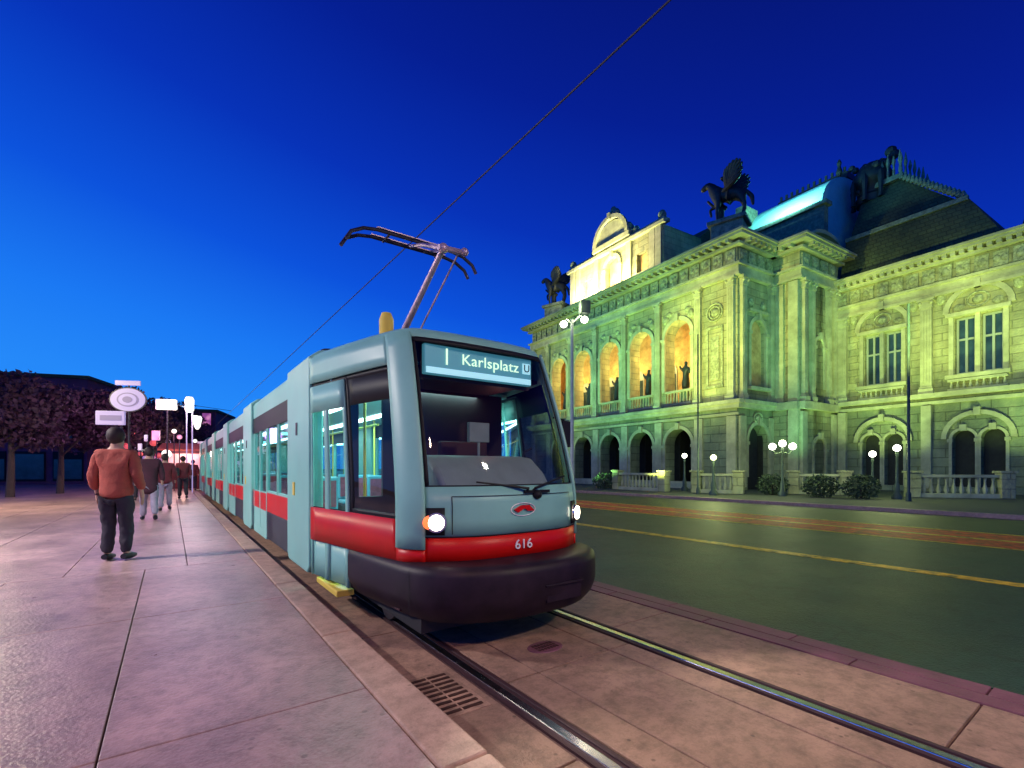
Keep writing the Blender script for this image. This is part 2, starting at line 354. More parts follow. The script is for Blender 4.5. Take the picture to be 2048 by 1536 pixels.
# grate and manhole
t=thing('drain_grate','slotted cast iron drain grate between kerb and near rail','drain',W(1.43,2.75,0),TH)
g=MB(); g.box(-.17,.17,-.30,.30,-.01,.003); g.build('frame',SLAB,t)
g=MB()
for row in (0,1):
    for k in range(9):
        y=-.26+k*.062; g.box(-.145+row*.15,-.01+row*.15,y,y+.028,.003,.0065)
g.build('slots',IRON,t)
t=thing('manhole_cover','small oval cover set in the slab between the rails before the bumper','manhole cover',W(2.47,2.98,0),TH)
MB().lathe((0,0,0),[(.16,0),(.155,.006),(.13,.007)],24,1,.72).build('rim',SLABM,t)
g=MB()
for k in range(7):
    for j in range(3): g.box(-.1+k*.03,-.082+k*.03,-.06+j*.045,-.03+j*.045,.006,.010)
g.build('studs',IRON,t)

# ============================================================ TRAM
S0=2.95
tram=thing('tram','pale teal and red tram with dark bumper and lit headlights standing at the platform','tram',W(2.471,S0,0),TH)
TM=Matrix.Translation((0,-S0,0))
def T(): return MB(TM)
PB=[(0,3.30),(.3,3.31),(.55,3.37),(.70,3.455),(.775,3.505),(.886,3.62),(.93,3.78),(.99,4.16),(1.085,4.80),(1.2,5.5)]
PT=[(0,3.90),(.3,3.905),(.5,3.925),(.65,3.945),(.705,3.965),(.80,4.06),(.86,4.22),(.96,4.55),(1.08,5.03),(1.2,5.57)]
def cr(P,i):
    i=max(0,min(len(P)-1-1e-6,i)); k=int(i); f=i-k
    g=lambda j: P[j] if 0<=j<len(P) else ((-P[-j][0],P[-j][1]) if j<0 else P[-1])
    p0,p1,p2,p3=g(k-1),g(k),g(k+1),g(k+2)
    return tuple(.5*((2*p1[a])+(-p0[a]+p2[a])*f+(2*p0[a]-5*p1[a]+4*p2[a]-p3[a])*f*f+(-p0[a]+3*p1[a]-3*p2[a]+p3[a])*f**3) for a in (0,1))
def plan(i,z):
    t=0 if z<1.15 else min(1,((z-1.15)/(2.66-1.15)))**1.3
    a=cr(PB,i); b=cr(PT,i); return (a[0]*(1-t)+b[0]*t, a[1]*(1-t)+b[1]*t)
def P3(i,z,side=1,off=0):
    i2=abs(i); sd=side*(1 if i>=0 else -1)
    a=plan(max(0,i2-.05),z); b=plan(i2+.05,z); p=plan(i2,z)
    tx,ty=b[0]-a[0],b[1]-a[1]
    if i2<.05: tx,ty=1,0
    l=math.hypot(tx,ty) or 1; nx,ny=ty/l,-tx/l
    return Vector((sd*(p[0]+nx*off), p[1]+ny*off, z))
def surf(mb,i0,i1,z0,z1,side=1,off=0,ni=None,nz=6):
    ni=ni or max(2,int(abs(i1-i0)*4)+1)
    mb.grid([[P3(i0+(i1-i0)*a/ni,z0+(z1-z0)*b/nz,side,off) for a in range(ni+1)] for b in range(nz+1)])
ZR0,ZR1,ZW1,ZF,ZT=.74,1.05,2.10,2.38,2.64
# front shell
m=T(); surf(m,-4.2,4.2,.90,1.30,1,0,34,3); m.build('front_panel',TEAL,tram,True,solid=-.02)
m=T(); surf(m,-4.2,4.2,.68,.90,1,.002,34,2); m.build('front_red_panel',RED,tram,True,solid=-.02)
for sd in (-1,1):
    m=T(); surf(m,4.2,5.9,.80,2.66,sd,.012,8,14); m.build('corner_pillar',TEAL,tram,True,solid=-.03)
    m=T(); surf(m,4.2,5.9,.68,.80,sd,.004,8,2); surf(m,5.9,9,.68,1.03,sd,.004,12,2); m.build('red_band',RED,tram,True,solid=-.03)
m=T(); surf(m,-4.2,4.2,1.30,2.62,1,0,36,14); m.build('windscreen',WGLASS,tram,True)
m=T()
for sd in (-1,1): surf(m,3.98,4.22,1.30,2.62,sd,.006,2,14)
surf(m,-4.2,4.2,1.27,1.315,1,.008,34,1); surf(m,-4.2,4.2,2.585,2.63,1,.008,34,1)
m.build('windscreen_seal',BLACK,tram,True,solid=.012)
# cab side glazing
for sd in (-1,1):
    m=T(); surf(m,5.95,7.7,1.06,2.36,sd,0,8,10); m.build('cab_side_window',GLASS,tram,True)
    m=T(); surf(m,5.9,5.99,1.03,2.38,sd,.006,1,10); surf(m,7.66,7.78,1.03,2.38,sd,.006,1,10)
    surf(m,5.9,9,2.33,2.38,sd,.006,12,1); surf(m,5.9,7.7,1.03,1.07,sd,.006,8,1); surf(m,5.9,7.7,2.07,2.36,sd,.004,8,2)
    m.build('window_frame',BLACK,tram,True,solid=.012)
    m=T(); surf(m,5.9,9.0,2.38,2.66,sd,0,14,3); m.build('upper_band',TEAL,tram,True,solid=-.03)
# roof of cab
m=T(); N=18
def ring(z,ins,lift):
    return [ (lambda p:Vector((p.x*(1-ins),p.y+ins*.9*(1 if abs(i)<6 else .2),z)))(P3(i,2.66,1)) for i in [-9+18*k/N/1 for k in range(N+1)]]
idx=[-9,-8,-7,-6.3,-5.6,-5,-4.5,-4,-3,-2,-1,0,1,2,3,4,4.5,5,5.6,6.3,7,8,9]
def rg(z,w,f): 
    o=[]
    for i in idx:
        p=P3(i,2.66,1); bk=5.57
        o.append(Vector((p.x*w, bk-(bk-p.y)*f, z)))
    return o
m.grid([rg(2.62,1,1.004),rg(2.66,1.0,1),rg(2.70,.985,.985),rg(2.745,.93,.93),rg(2.775,.8,.8),rg(2.79,.5,.5),rg(2.795,.0,.2)])
m.build('cab_roof',TEAL,tram,True)
# bumper
BP=[(0,2.95),(.3,2.965),(.58,3.05),(.79,3.19),(.92,3.37),(.99,3.60),(1.03,3.9),(1.07,4.25),(1.10,4.6)]
def bpt(i,z,ins):
    sgn=1 if i>=0 else -1; k=abs(i); a=cr(BP,max(0,k-.05)); b=cr(BP,k+.05); p=cr(BP,k); tx,ty=b[0]-a[0],b[1]-a[1]
    if k<.05: tx,ty=1,0
    l=math.hypot(tx,ty); return Vector((sgn*(p[0]-ty/l*ins),p[1]+tx/l*ins,z))
m=T(); rows=[]
for z,ins in [(.22,.30),(.235,.17),(.255,.10),(.33,.035),(.40,.008),(.44,0),(.62,.0),(.665,.012),(.69,.045),(.70,.09),(.708,.33)]:
    rows.append([bpt(-8+16*k/56,z+(.03 if ins>.1 and z<.3 else 0),ins) for k in range(57)])
m.grid(rows); bump=m.build('bumper',SKIRT,tram,True)
m=T(); m.box(-.02,.40,2.94,2.99,.49,.51); m.box(0,.38,2.955,3.0,.36,.487); m.build('coupler_flap',SKIRT,bump,bevel=.006)
tram_children_fix=[o for o in bump.children]
# side tail of bumper to portal + underframe
m=T(); m.box(-.85,.85,3.5,30.3,.13,.30); m.build('underframe',RUBBER,tram)
for sd in (-1,1):
    # door leaf area in first section
    d=T(); surf(d,7.78,9,.30,.70,sd,-.01,6,2); 
    dd=d.build('door',TEAL,tram,True,solid=-.02)
    q=T(); surf(q,7.83,8.35,1.08,2.06,sd,-.008,4,4); surf(q,8.45,8.95,1.08,2.06,sd,-.008,4,4); q.build('pane',GLASS,dd,True)
    q=T()
    for a,b in ((7.76,7.85),(8.34,8.46),(8.93,9.0)): surf(q,a,b,.30,2.34,sd,.004,1,6)
    surf(q,7.78,9,2.06,2.34,sd,.006,6,1)
    q.build('door_frame',TEAL if sd>0 else TEAL,dd,True,solid=-.02)
    q=T(); q.box(sd*1.0 if sd>0 else -1.17, 1.17 if sd>0 else -1.0,4.72,5.5,.20,.26); q.build('door_step',YELLOWP,tram,bevel=.01)
# front details
for sd in (-1,1):
    h=T(); surf(h,2.75,4.15,.915,1.135,sd,.034,6,3); hh=h.build('headlight',BLACK,tram,True,solid=.02)
    c=P3(3.30,1.02,sd,.05); nrm=(P3(3.35,1.01,sd,.1)-P3(3.35,1.01,sd,0)).normalized()
    q=T(); q.tube([c,c+nrm*.02],[.085,.08],20); q.build('bezel',STEEL,hh,True); q=T(); q.tube([c,c+nrm*.03,c+nrm*.04],[.066,.062,.03],18); q.build('lamp',HLAMP,hh,True)
    c2=P3(3.86,1.02,sd,.05); q=T(); q.tube([c2,c2+nrm*.018,c2+nrm*.03],[.058,.056,.03],18); q.build('indicator',ILAMP,hh,True)
    c3=P3(3.05,1.01,sd,.03)
    lw=TM@c; a2=TM@(c+Vector((0,-6,-.9)))
    light('SPOT','headlight_beam',lw+nrm*.09,(1,.9,.7),220,tram,.05,a2,70,.8)
m=T(); c=P3(.35,1.07,-1,.012)
def oval(cx,cz,a,b,y,n=24): return [(cx+a*math.cos(2*math.pi*k/n),cz+b*math.sin(2*math.pi*k/n)) for k in range(n)]
m=T(); yy=3.262
m.prism([(-.10,1.10),(-.02,1.135),(.06,1.135),(.115,1.085),(.045,1.085),(.01,1.11),(-.06,1.075)],yy,yy+.02); m.build('emblem',RED,tram)
m=T(); pts=[Vector((.10*math.cos(a)*1.3,yy+.012,1.10+.055*math.sin(a))) for a in [2*math.pi*k/24 for k in range(25)]]
m.tube(pts,.004,6); m.build('emblem_ring',WHITEP,tram)
text_mesh('fleet_number','616',.115,WHITEP,tram,Matrix.Translation((.0,3.268-S0,.80))@Matrix.Rotation(R(90),4,'X'),.005,1.05)
# wipers
for x0,x1,z1 in ((.05,-.42,1.36),(.12,.55,1.40)):
    m=T(); pp=P3(0,1.28,1,.03)
    a=Vector((x0,3.29,1.25)); b=Vector((x1,3.36,z1-.02)); m.tube([a,a+Vector((0,-.03,.03)),b],[.016,.012,.007],6)
    m.build('wiper',BLACK,tram)
m=T(); m.ball((.16,3.285,1.22),.045,10,.9); m.box(.02,.3,3.275,3.3,1.235,1.262); m.build('wiper_pivot',BLACK,tram,True)
for sd in (-1,1):
    m=T(); surf(m,5.86,5.90,.68,2.64,sd,.016,1,12); surf(m,4.19,4.215,.80,2.62,sd,.016,1,12); surf(m,5.9,9.0,2.375,2.387,sd,.012,12,1); surf(m,5.9,9,1.028,1.04,sd,.012,12,1); m.build('body_seam',BLACK,tram,True)
m=T(); surf(m,-4.2,4.2,.894,.904,1,.026,30,1); surf(m,-2.4,2.4,1.222,1.228,1,.026,20,1); surf(m,-2.42,-2.38,.92,1.225,1,.026,1,4); surf(m,2.38,2.42,.92,1.225,1,.026,1,4); m.build('panel_seam',BLACK,tram,True)
for q in (-4.5,4.5):
    m=T(); m.grid([[bpt(q-.012,z,-.004),bpt(q+.012,z,-.004)] for z in (.30,.38,.46,.56,.66)]); m.build('bumper_seam',BLACK,bump)
# destination sign
m=T(); m.box(-.62,.60,3.93,3.99,2.31,2.585); sg=m.build('destination_sign',SIGNL,tram,bevel=.01)
m=T(); m.box(-.605,.585,3.92,3.93,2.32,2.375); m.build('lit_strip',SIGNB,sg)
MT=lambda x,z: Matrix.Translation((x,3.918-S0,z))@Matrix.Rotation(R(90),4,'X')
text_mesh('line_number','1',.22,SIGNT,sg,MT(-.40,2.475),.004,.8)
text_mesh('destination_text','Karlsplatz',.145,SIGNT,sg,MT(.09,2.475),.003,1.1)
m=T(); m.box(.475,.575,3.915,3.925,2.425,2.535); m.build('station_symbol',SIGNB,sg,bevel=.01)
text_mesh('symbol_letter','U',.11,BLACK,sg,Matrix.Translation((.525,3.911-S0,2.48))@Matrix.Rotation(R(90),4,'X'),.002)
# cab interior
m=T(); m.prismx([(3.50,.9),(3.50,1.30),(3.60,1.42),(3.78,1.55),(4.0,1.58),(4.1,1.5),(4.15,.9)],-.66,.5)
m.build('dashboard',DASH,tram,True,bevel=.04)
m=T(); m.box(-.95,.95,3.7,5.05,.28,.32); m.box(-.97,-.86,5.02,5.06,.3,2.36); m.box(-.6,-.1,5.02,5.06,.3,2.36); m.box(-.86,-.6,5.02,5.06,.3,1.15); m.box(.55,.97,5.02,5.06,.3,2.36); m.box(-.9,.9,4.2,5.1,2.40,2.44)
m.box(-.6,.62,4.0,4.06,2.28,2.6); m.box(-.5,.55,4.0,4.7,2.30,2.34); m.box(-.1,.55,5.02,5.06,.3,2.36); m.build('cab_partition',CAB,tram)
m=T(); m.box(-.1,.5,4.62,4.72,.9,1.75); m.box(-.1,.5,4.3,4.7,.82,.95); m.tube([(.2,4.5,.3),(.2,4.5,.85)],.06); m.build('driver_seat',CAB,tram,bevel=.05)
m=T(); m.box(-.02,.22,4.15,4.2,1.72,1.92); m.tube([(.1,4.17,1.5),(.1,4.17,1.75)],.015); m.build('cab_monitor',DASH,tram,bevel=.015)
m=T(); pts=[(.2+.19*math.cos(a),4.2+.05*math.sin(a),1.5+.17*math.sin(a)) for a in [2*math.pi*k/20 for k in range(21)]]
m.tube([(.45,3.95,1.42),(.5,3.92,1.62),(.58,3.9,1.66)],.012); m.build('cab_lever',RUBBER,tram)
for sd in (1,):
    m=T(); p=P3(5.6,1.85,sd,.10); m.box(p.x-.05,p.x+.06,p.y-.03,p.y+.05,1.68,1.96); q=P3(5.6,2.0,sd,0); m.tube([q,p+Vector((0,0,.12))],.012)
    m.build('mirror',BLACK,tram,bevel=.02)
# portals and sections
PC=[6.17,10.85,15.6,20.3,25.0,29.7]; PW=.60
for k,c in enumerate(PC):
    m=T(); y0,y1=c-PW,c+PW
    for sd in (-1,1):
        x0,x1=(1.08,1.235) if sd>0 else (-1.235,-1.08)
        m.prismx([(y0,.36),(y0+.10,.28),(y1-.10,.28),(y1,.36),(y1,2.70),(y0,2.70)],x0,x1)
    m.prism([(-1.235,2.62),(-1.22,2.70),(-1.12,2.775),(-.9,2.81),(.9,2.81),(1.12,2.775),(1.22,2.70),(1.235,2.62)],y0,y1)
    po=m.build('articulation_portal',TEAL,tram,bevel=.02)
    for sd in (-1,1):
        x0,x1=(1.236,1.245) if sd>0 else (-1.245,-1.236)
        T().box(x0,x1,c-.02,c+.05,1.85,2.0).build('indicator_slot',DARKM,po); T().box(x0,x1,c+.12,c+.22,1.12,1.28).build('door_button',YELLOWP,po)
LIGHTS=[]
ends=[(PC[i]+PW,PC[i+1]-PW) for i in range(len(PC)-1)]
for k,(a,b) in enumerate(ends):
    L=b-a; w=1.19
    for sd in (-1,1):
        X=lambda o:sd*(w+o)
        def sb(m,y0,y1,z0,z1,o0=-.03,o1=0):
            x=sorted((X(o0),X(o1))); m.box(x[0],x[1],y0,y1,z0,z1); return m
        d0,d1=a+.55*L,a+.97*L     # door away from the first portal
        sb(T(),a,d0,.30,ZR0).build('side_skirt',SKIRT2,tram,bevel=.01); sb(T(),d1,b,.30,ZR0).build('side_skirt',SKIRT2,tram,bevel=.01)
        m=T(); sb(m,a,b,ZR0,ZR1,-.03,.002); m.build('red_band',RED,tram,bevel=.008)
        m=T(); sb(m,a,b,ZF,ZT); m.build('upper_band',TEAL,tram,bevel=.01)
        m=T(); sb(m,a,b,ZW1,ZF,-.02,.003); m.build('window_fascia',BLACK,tram)
        ws=[(a+.03,a+.26*L),(a+.28*L,a+.53*L)]
        for (p,q) in ws:
            f=T(); e=.035
            sb(f,p,q,ZR1,ZR1+e,-.03,.004); sb(f,p,p+e,ZR1+e,ZW1,-.03,.004); sb(f,q-e,q,ZR1+e,ZW1,-.03,.004)
            ff=f.build('window',TEAL if sd<0 else TEAL,tram)
            g=T(); sb(g,p+e,q-e,ZR1+e,ZW1,-.015,-.010); g.build('pane',GLASS,ff)
        f=T(); e=.06; mid=(d0+d1)/2
        sb(f,d0,d1,.28,.42,-.03,.006)
        for p,q in ((d0,d0+e),(mid-e*.7,mid+e*.7),(d1-e,d1)): sb(f,p,q,.42,ZW1,-.03,.006)
        sb(f,d0+e,mid-e*.7,.42,ZR1,-.03,.0025); sb(f,mid+e*.7,d1-e,.42,ZR1,-.03,.0025)
        ff=f.build('door',TEAL,tram)
        g=T(); sb(g,d0+e,mid-e*.7,ZR1,ZW1,-.015,-.010); sb(g,mid+e*.7,d1-e,ZR1,ZW1,-.015,-.010); g.build('pane',GLASS,ff)
        g=T(); sb(g,d0+e,mid-e*.7,ZR0,ZR1-.02,-.03,.006); sb(g,mid+e*.7,d1-e,ZR0,ZR1-.02,-.03,.006); g.build('door_panel',RED,ff)
    m=T(); m.prism([(-1.19,2.62),(-1.16,2.68),(-1.05,2.73),(-.8,2.76),(.8,2.76),(1.05,2.73),(1.16,2.68),(1.19,2.62)],a,b); m.build('roof',TEAL,tram)
    m=T(); m.box(-.65,.65,a+.3,b-.35,2.76,2.96); m.box(-.5,.5,a+.5,b-.6,2.96,3.02); m.build('roof_equipment_box',DARKM,tram,bevel=.03)
# interior shared along whole tram
m=T(); m.box(-1.1,1.1,5.1,30.2,.30,.34); m.build('interior_floor',IFLOOR,tram)
m=T(); m.box(-1.12,1.12,5.1,30.2,2.36,2.40); m.box(-1.10,1.10,30.2,30.3,.3,2.62); m.build('interior_ceiling',INT,tram)
m=T()
for x in (-.45,.45): m.box(x-.07,x+.07,5.3,30,2.335,2.358)
m.build('ceiling_lamp_strip',LSTRIP,tram)
seat_n=0
for k,(a,b) in enumerate(ends[:4]):
    for j,yy in enumerate((a+.35,a+1.15,a+2.0,b-.5)):
        for x in (-.8,.35):
            if j==2 and x<0: continue
            m=T(); m.box(x,x+.42,yy,yy+.4,.72,.80); m.box(x,x+.42,yy+.36,yy+.44,.80,1.32); st=m.build('passenger_seat',SEATB,tram,bevel=.03)
            m=T(); m.box(x+.04,x+.38,yy+.335,yy+.36,.86,1.26); m.build('cushion',SEAT,st)
m=T()
for yy in (5.25,7.4,9.0,11.9,14.2,16.8,19,21.5):
    for x in (-.72,.72): m.tube([(x,yy,.34),(x,yy,2.36)],.017,8)
m.tube([(-.55,5.3,1.95),(-.55,24,1.95)],.014,6); m.build('grab_poles',YELLOWP,tram,True)
# cab passenger side panel, teal inside wall behind first door
m=T(); m.box(-.2,.4,5.12,5.16,.9,2.1); m.build('interior_notice_board',INT,tram)
for yy in (5.55,8.5,13.2,18,22.7,27.3):
    light('AREA','saloon_light',TM@Vector((0,yy,2.32)),(.38,1,.93),55 if yy>6 else 75,tram,1.2,TM@Vector((0,yy,0)))
light('POINT','cab_glow',TM@Vector((.5,4.4,2.1)),(1,.3,.25),.8,tram,.05)
# wheels
for yy in (4.4,6.17,10.85,15.6):
    for sd in (-1,1):
        m=T(); m.tube([(sd*.66,yy,.21),(sd*.78,yy,.21)],.205,18); m.build('wheel',DARKM,tram,True)
# pantograph (part of the tram)
m=T(); m.box(-.5,.5,5.75,7.0,2.83,2.90)
for x in (-.45,.45):
    for y in (5.8,6.9): m.lathe((x,y,2.90),[(.05,0),(.07,.03),(.05,.05),(.07,.08),(.05,.1),(.05,.14)],10)
m.box(-.35,.35,6.1,6.6,3.02,3.12); m.build('pantograph_base',DARKM,tram,bevel=.01)
m=T(); m.lathe((-.28,5.75,2.79),[(.10,0),(.09,.2),(.12,.24),(.09,.28),(.09,.52),(.06,.6)],12); m.build('insulator_post',YELLOWP,tram,True)
m=T(); kn=Vector((.05,4.86,3.96))
m.tube([(0,6.35,2.95),(0.02,5.6,3.45),kn],[.045,.04,.032],10)
m.tube([(.16,6.2,2.95),(.30,4.95,4.0)],.013,6); m.build('lower_arm',PINKM,tram,True)
m=T(); m.tube([kn,(-.02,5.25,4.13),(-.05,5.55,4.22)],[.03,.025,.02],8); m.tube([kn+Vector((.1,0,0)),(.22,5.52,4.22)],.014,6)
m.tube([kn+Vector((-.06,0,0)),kn+Vector((.3,0.02,.03))],.035,8); m.ball(kn,.06,10); m.ball(kn+Vector((.28,.0,.03)),.05,10); m.build('upper_arm',PINKM,tram,True)
m=T()
for y in (5.47,5.68):
    m.tube([(-.86,y,4.06),(-.80,y,4.16),(-.66,y,4.235),(-.5,y,4.262),(.5,y,4.262),(.66,y,4.235),(.80,y,4.16),(.86,y,4.06)],.022,8)
for x in (-.35,.35): m.tube([(x,5.47,4.24),(x,5.68,4.24)],.016,6); m.tube([(x,5.58,4.24),(x*.4,5.56,4.2)],.012,6)
m.build('collector_head',DARKM,tram,True)
m=T()
for y in (5.47,5.68): m.box(-.5,.5,y-.018,y+.018,4.283,4.296)
m.build('contact_strip',PINKM,tram)
m=T(); m.box(-.8,-.35,8.0,8.9,2.79,2.98); m.lathe((-.6,7.2,2.78),[(.1,0),(.12,.12),(.08,.25),(.14,.32),(.1,.4)],10); m.box(-.9,-.5,6.9,7.5,2.78,2.88); m.build('roof_resistor',DARKM,tram,bevel=.02)

# overhead wires
def wire(name,pts,r,label):
    o=MB().tube(pts,r,6).build(name,WIRE); return tag(o,label,'wire')
wire('contact_wire',[W(2.471,s,4.31) for s in (-14,0,6,12,25,60,95)],.0075,'dark contact wire running above the tram to its pantograph')
wire('span_wire',[at(379,25,4.55),W(0,26.5,4.42),W(2.471,27.8,4.33)],.012,'thin cross wire strung from the lantern post over the far end of the tram')

# ============================================================ OPERA HOUSE
OP=(13.15,27.7,.0); OR=-math.atan2(.8519,.5237)
op=thing('opera_house','large floodlit stone opera house with arcaded loggia, carved cornices and dark roofs','opera house',OP,OR)
def face(lx,ly,ang):   # frame: x along face, y outward(-) / inward(+), z up
    return Matrix.Translation((lx,ly,0))@Matrix.Rotation(ang,4,'Z')
def arch_pts(c,w,zs,n=14): return [(c-w/2*math.cos(math.pi*k/n),zs+w/2*math.sin(math.pi*k/n)) for k in range(n+1)]
def archwall(mb,a0,a1,z0,z1,ops,depth,y=0):
    ops=sorted(ops); x=a0
    def q(p): mb.add([(a,y,b) for a,b in p],[tuple(range(len(p)))])
    for (c,w,zb,zs,ar) in ops:
        l,r=c-w/2,c+w/2
        q([(x,z0),(l,z0),(l,z1),(x,z1)])
        if zb>z0: q([(l,z0),(r,z0),(r,zb),(l,zb)])
        P=arch_pts(c,w,zs) if ar else [(l,zs),(r,zs)]
        for p,p2 in zip(P[:-1],P[1:]): q([p,p2,(p2[0],z1),(p[0],z1)])
        loop=[(l,zb)]+P+[(r,zb)]
        for p,p2 in zip(loop,loop[1:]+[loop[0]]): mb.add([(p[0],y,p[1]),(p2[0],y,p2[1]),(p2[0],y+depth,p2[1]),(p[0],y+depth,p[1])],[(0,1,2,3)])
        x=r
    q([(x,z0),(a1,z0),(a1,z1),(x,z1)])
def archivolt(mb,c,w,zs,t=.24,y0=-.10,y1=0.02,legs=None,n=14):
    for k in range(n):
        a,b=math.pi*k/n,math.pi*(k+1)/n; r0,r1=w/2,w/2+t
        v=[]
        for an in (a,b):
            for r in (r0,r1):
                for y in (y0,y1): v.append((c-r*math.cos(an),y,zs+r*math.sin(an)))
        mb.add(v,[(0,2,6,4),(1,5,7,3),(0,4,5,1),(2,3,7,6)])
    if legs is not None:
        mb.box(c-w/2-t,c-w/2,y0,y1,legs,zs); mb.box(c+w/2,c+w/2+t,y0,y1,legs,zs)
        mb.box(c-w/2-t-.06,c-w/2+.03,y0-.06,y1,zs-.18,zs); mb.box(c+w/2-.03,c+w/2+t+.06,y0-.06,y1,zs-.18,zs)
    mb.box(c-.13,c+.13,y0-.12,y1,zs+w/2-.05,zs+w/2+t+.15)
def pilaster(mb,c,z0,z1,w=.42,p=.22):
    mb.box(c-w/2-.08,c+w/2+.08,-p-.08,0.02,z0,z0+.28); mb.box(c-w/2-.03,c+w/2+.03,-p-.03,.02,z0+.28,z0+.40)
    mb.box(c-w/2,c+w/2,-p,.02,z0+.4,z1-.55); 
    for k in range(3): mb.box(c-w/2+.06+k*(w-.12)/3+.02,c-w/2+.06+(k+1)*(w-.12)/3-.02,-p-.025,-p,z0+.6,z1-.7)
    mb.box(c-w/2-.04,c+w/2+.04,-p-.04,.02,z1-.55,z1-.45); mb.box(c-w/2-.03,c+w/2+.03,-p-.05,.02,z1-.45,z1-.16); mb.box(c-w/2-.12,c+w/2+.12,-p-.12,.02,z1-.16,z1)
    for q in (-1,1): mb.lathe((c+q*w/2,-p-.05,z1-.36),[(.02,0),(.09,.05),(.09,.14),(.03,.19)],8)
def cornice(mb,a0,a1,z1,out=.75,mod=.5,e0=0,e1=0):
    mb.box(a0-e0*.25,a1+e1*.25,-.25,0.02,z1-2.35,z1-2.2); mb.box(a0-e0*.18,a1+e1*.18,-.18,.02,z1-2.2,z1-1.75); mb.box(a0-e0*.32,a1+e1*.32,-.32,.02,z1-1.75,z1-1.62)
    mb.box(a0-e0*.35,a1+e1*.35,-.35,.02,z1-.62,z1-.48)
    mb.box(a0-e0*out,a1+e1*out,-out,.02,z1-.28,z1-.13); mb.box(a0-e0*(out+.1),a1+e1*(out+.1),-out-.1,.02,z1-.13,z1)
    n=max(1,int((a1-a0)/mod))
    for k in range(n):
        x=a0+(k+.5)*(a1-a0)/n; mb.box(x-.1,x+.1,-out+.08,-.1,z1-.48,z1-.28)
def frieze(mb,a0,a1,z1,step=.8):
    n=max(1,int((a1-a0)/step)); w=(a1-a0)/n
    for k in range(n):
        x=a0+(k+.5)*w; mb.box(x-w*.38,x+w*.38,-.1,.02,z1-1.5,z1-.74)
        if k%2: mb.lathe((x,-.1,z1-1.35),[(.03,0),(.16,.1),(.2,.25),(.1,.4),(.04,.48)],8,1,.5)
        else:
            mb.ball((x-.14,-.1,z1-1.12),.15,8,1.3,1,.5); mb.ball((x+.14,-.1,z1-1.12),.13,8,1.4,1,.5)
def rail_row(mb,a0,a1,z0,h=.95,y=-.15,step=.24):
    mb.box(a0,a1,y-.12,y+.12,z0+h-.13,z0+h); mb.box(a0,a1,y-.12,y+.12,z0,z0+.12)
    n=max(1,int((a1-a0)/step))
    for k in range(n):
        x=a0+(k+.5)*(a1-a0)/n; mb.lathe((x,y,z0+.12),[(.05,0),(.085,.12*h),(.04,.4*h),(.035,.55*h),(.06,h-.25)],6)
ZC=15.0
CX=[-4.2,-7.4,-10.6,-13.8,-17.0]; XL=-21.3
F0=face(0,0,0)
m=MB(F0); archwall(m,XL,0,.55,5.0,[(c,2.1,.55,2.95,True) for c in CX],.9); m.build('arcade_wall',STONER,op,recalc=False)
m=MB(F0); archwall(m,XL,0,5.0,ZC-.2,[(c,2.05,5.6,10.1,True) for c in CX],.9); m.build('loggia_wall',STONE,op,recalc=False)
m=MB(F0); m.box(XL-.12,.12,-.14,.02,.0,.55)
for x0,x1 in [(XL,-18.05)]+[(CX[i+1]+1.05,CX[i]-1.05) for i in range(3,-1,-1)]+[(-3.15,0)]: m.box(x0,x1,-.06,.02,.55,.9)
m.box(XL-.3,.3,-.32,.02,4.95,5.2); m.box(XL-.42,.42,-.46,.02,5.2,5.42); m.box(XL-.1,.1,-.1,.02,4.55,4.7)
m.build('string_course',TRIM,op)
for c in CX:
    m=MB(F0); archivolt(m,c,2.1,2.95,.22,-.07,.02,.9); m.build('arch_moulding',TRIM,op)
    m=MB(F0); archivolt(m,c,2.05,10.1,.26,-.13,.02,6.5); m.build('arch_moulding',TRIM,op)
for c in [(CX[i]+CX[i+1])/2 for i in range(4)]+[-2.6,-.34,XL+.34,-18.6]:
    m=MB(F0); pilaster(m,c,5.42,12.68); m.build('pilaster',TRIM,op)
    MB(F0).box(c-.3,c+.3,-.12,.02,.9,4.5).build('pier',TRIM,op)
m=MB(F0); cornice(m,XL,0,ZC,.75,.5,1,1); m.build('cornice',TRIM,op)
m=MB(F0); frieze(m,XL,0,ZC); m.build('frieze',RELIEF,op,True)
for c in (-1.47,-19.8):
    m=MB(F0)
    for r in (.52,.36): 
        p=[(c+r*math.cos(a),-.06,10.9+r*math.sin(a)) for a in [2*math.pi*k/20 for k in range(21)]]; m.tube(p,.06,6)
    m.ball((c,-.02,10.9),.26,10,1,1,.6); m.box(c-.55,c+.55,-.08,.02,9.9,10.05); m.box(c-.6,c+.6,-.12,.02,6.3,6.45)
    for q in (-.5,.5): m.box(c+q-.06,c+q+.06,-.07,.02,6.45,9.9)
    m.box(c-.28,c+.28,-.05,.02,6.8,9.4); m.build('medallion_panel',RELIEF,op,True)
for c in CX:
    for q in (-1,1): m=MB(F0); m.ball((c+q*1.0,-.02,11.35),.26,8,1.1,1,.5); m.ball((c+q*.76,-.02,11.7),.17,8,1,1.5,.5); m.build('spandrel_relief',RELIEF,op,True)
for c in CX:
    m=MB(F0); rail_row(m,c-1.02,c+1.02,5.6,.95,.05); m.build('loggia_balustrade',TRIM,op)
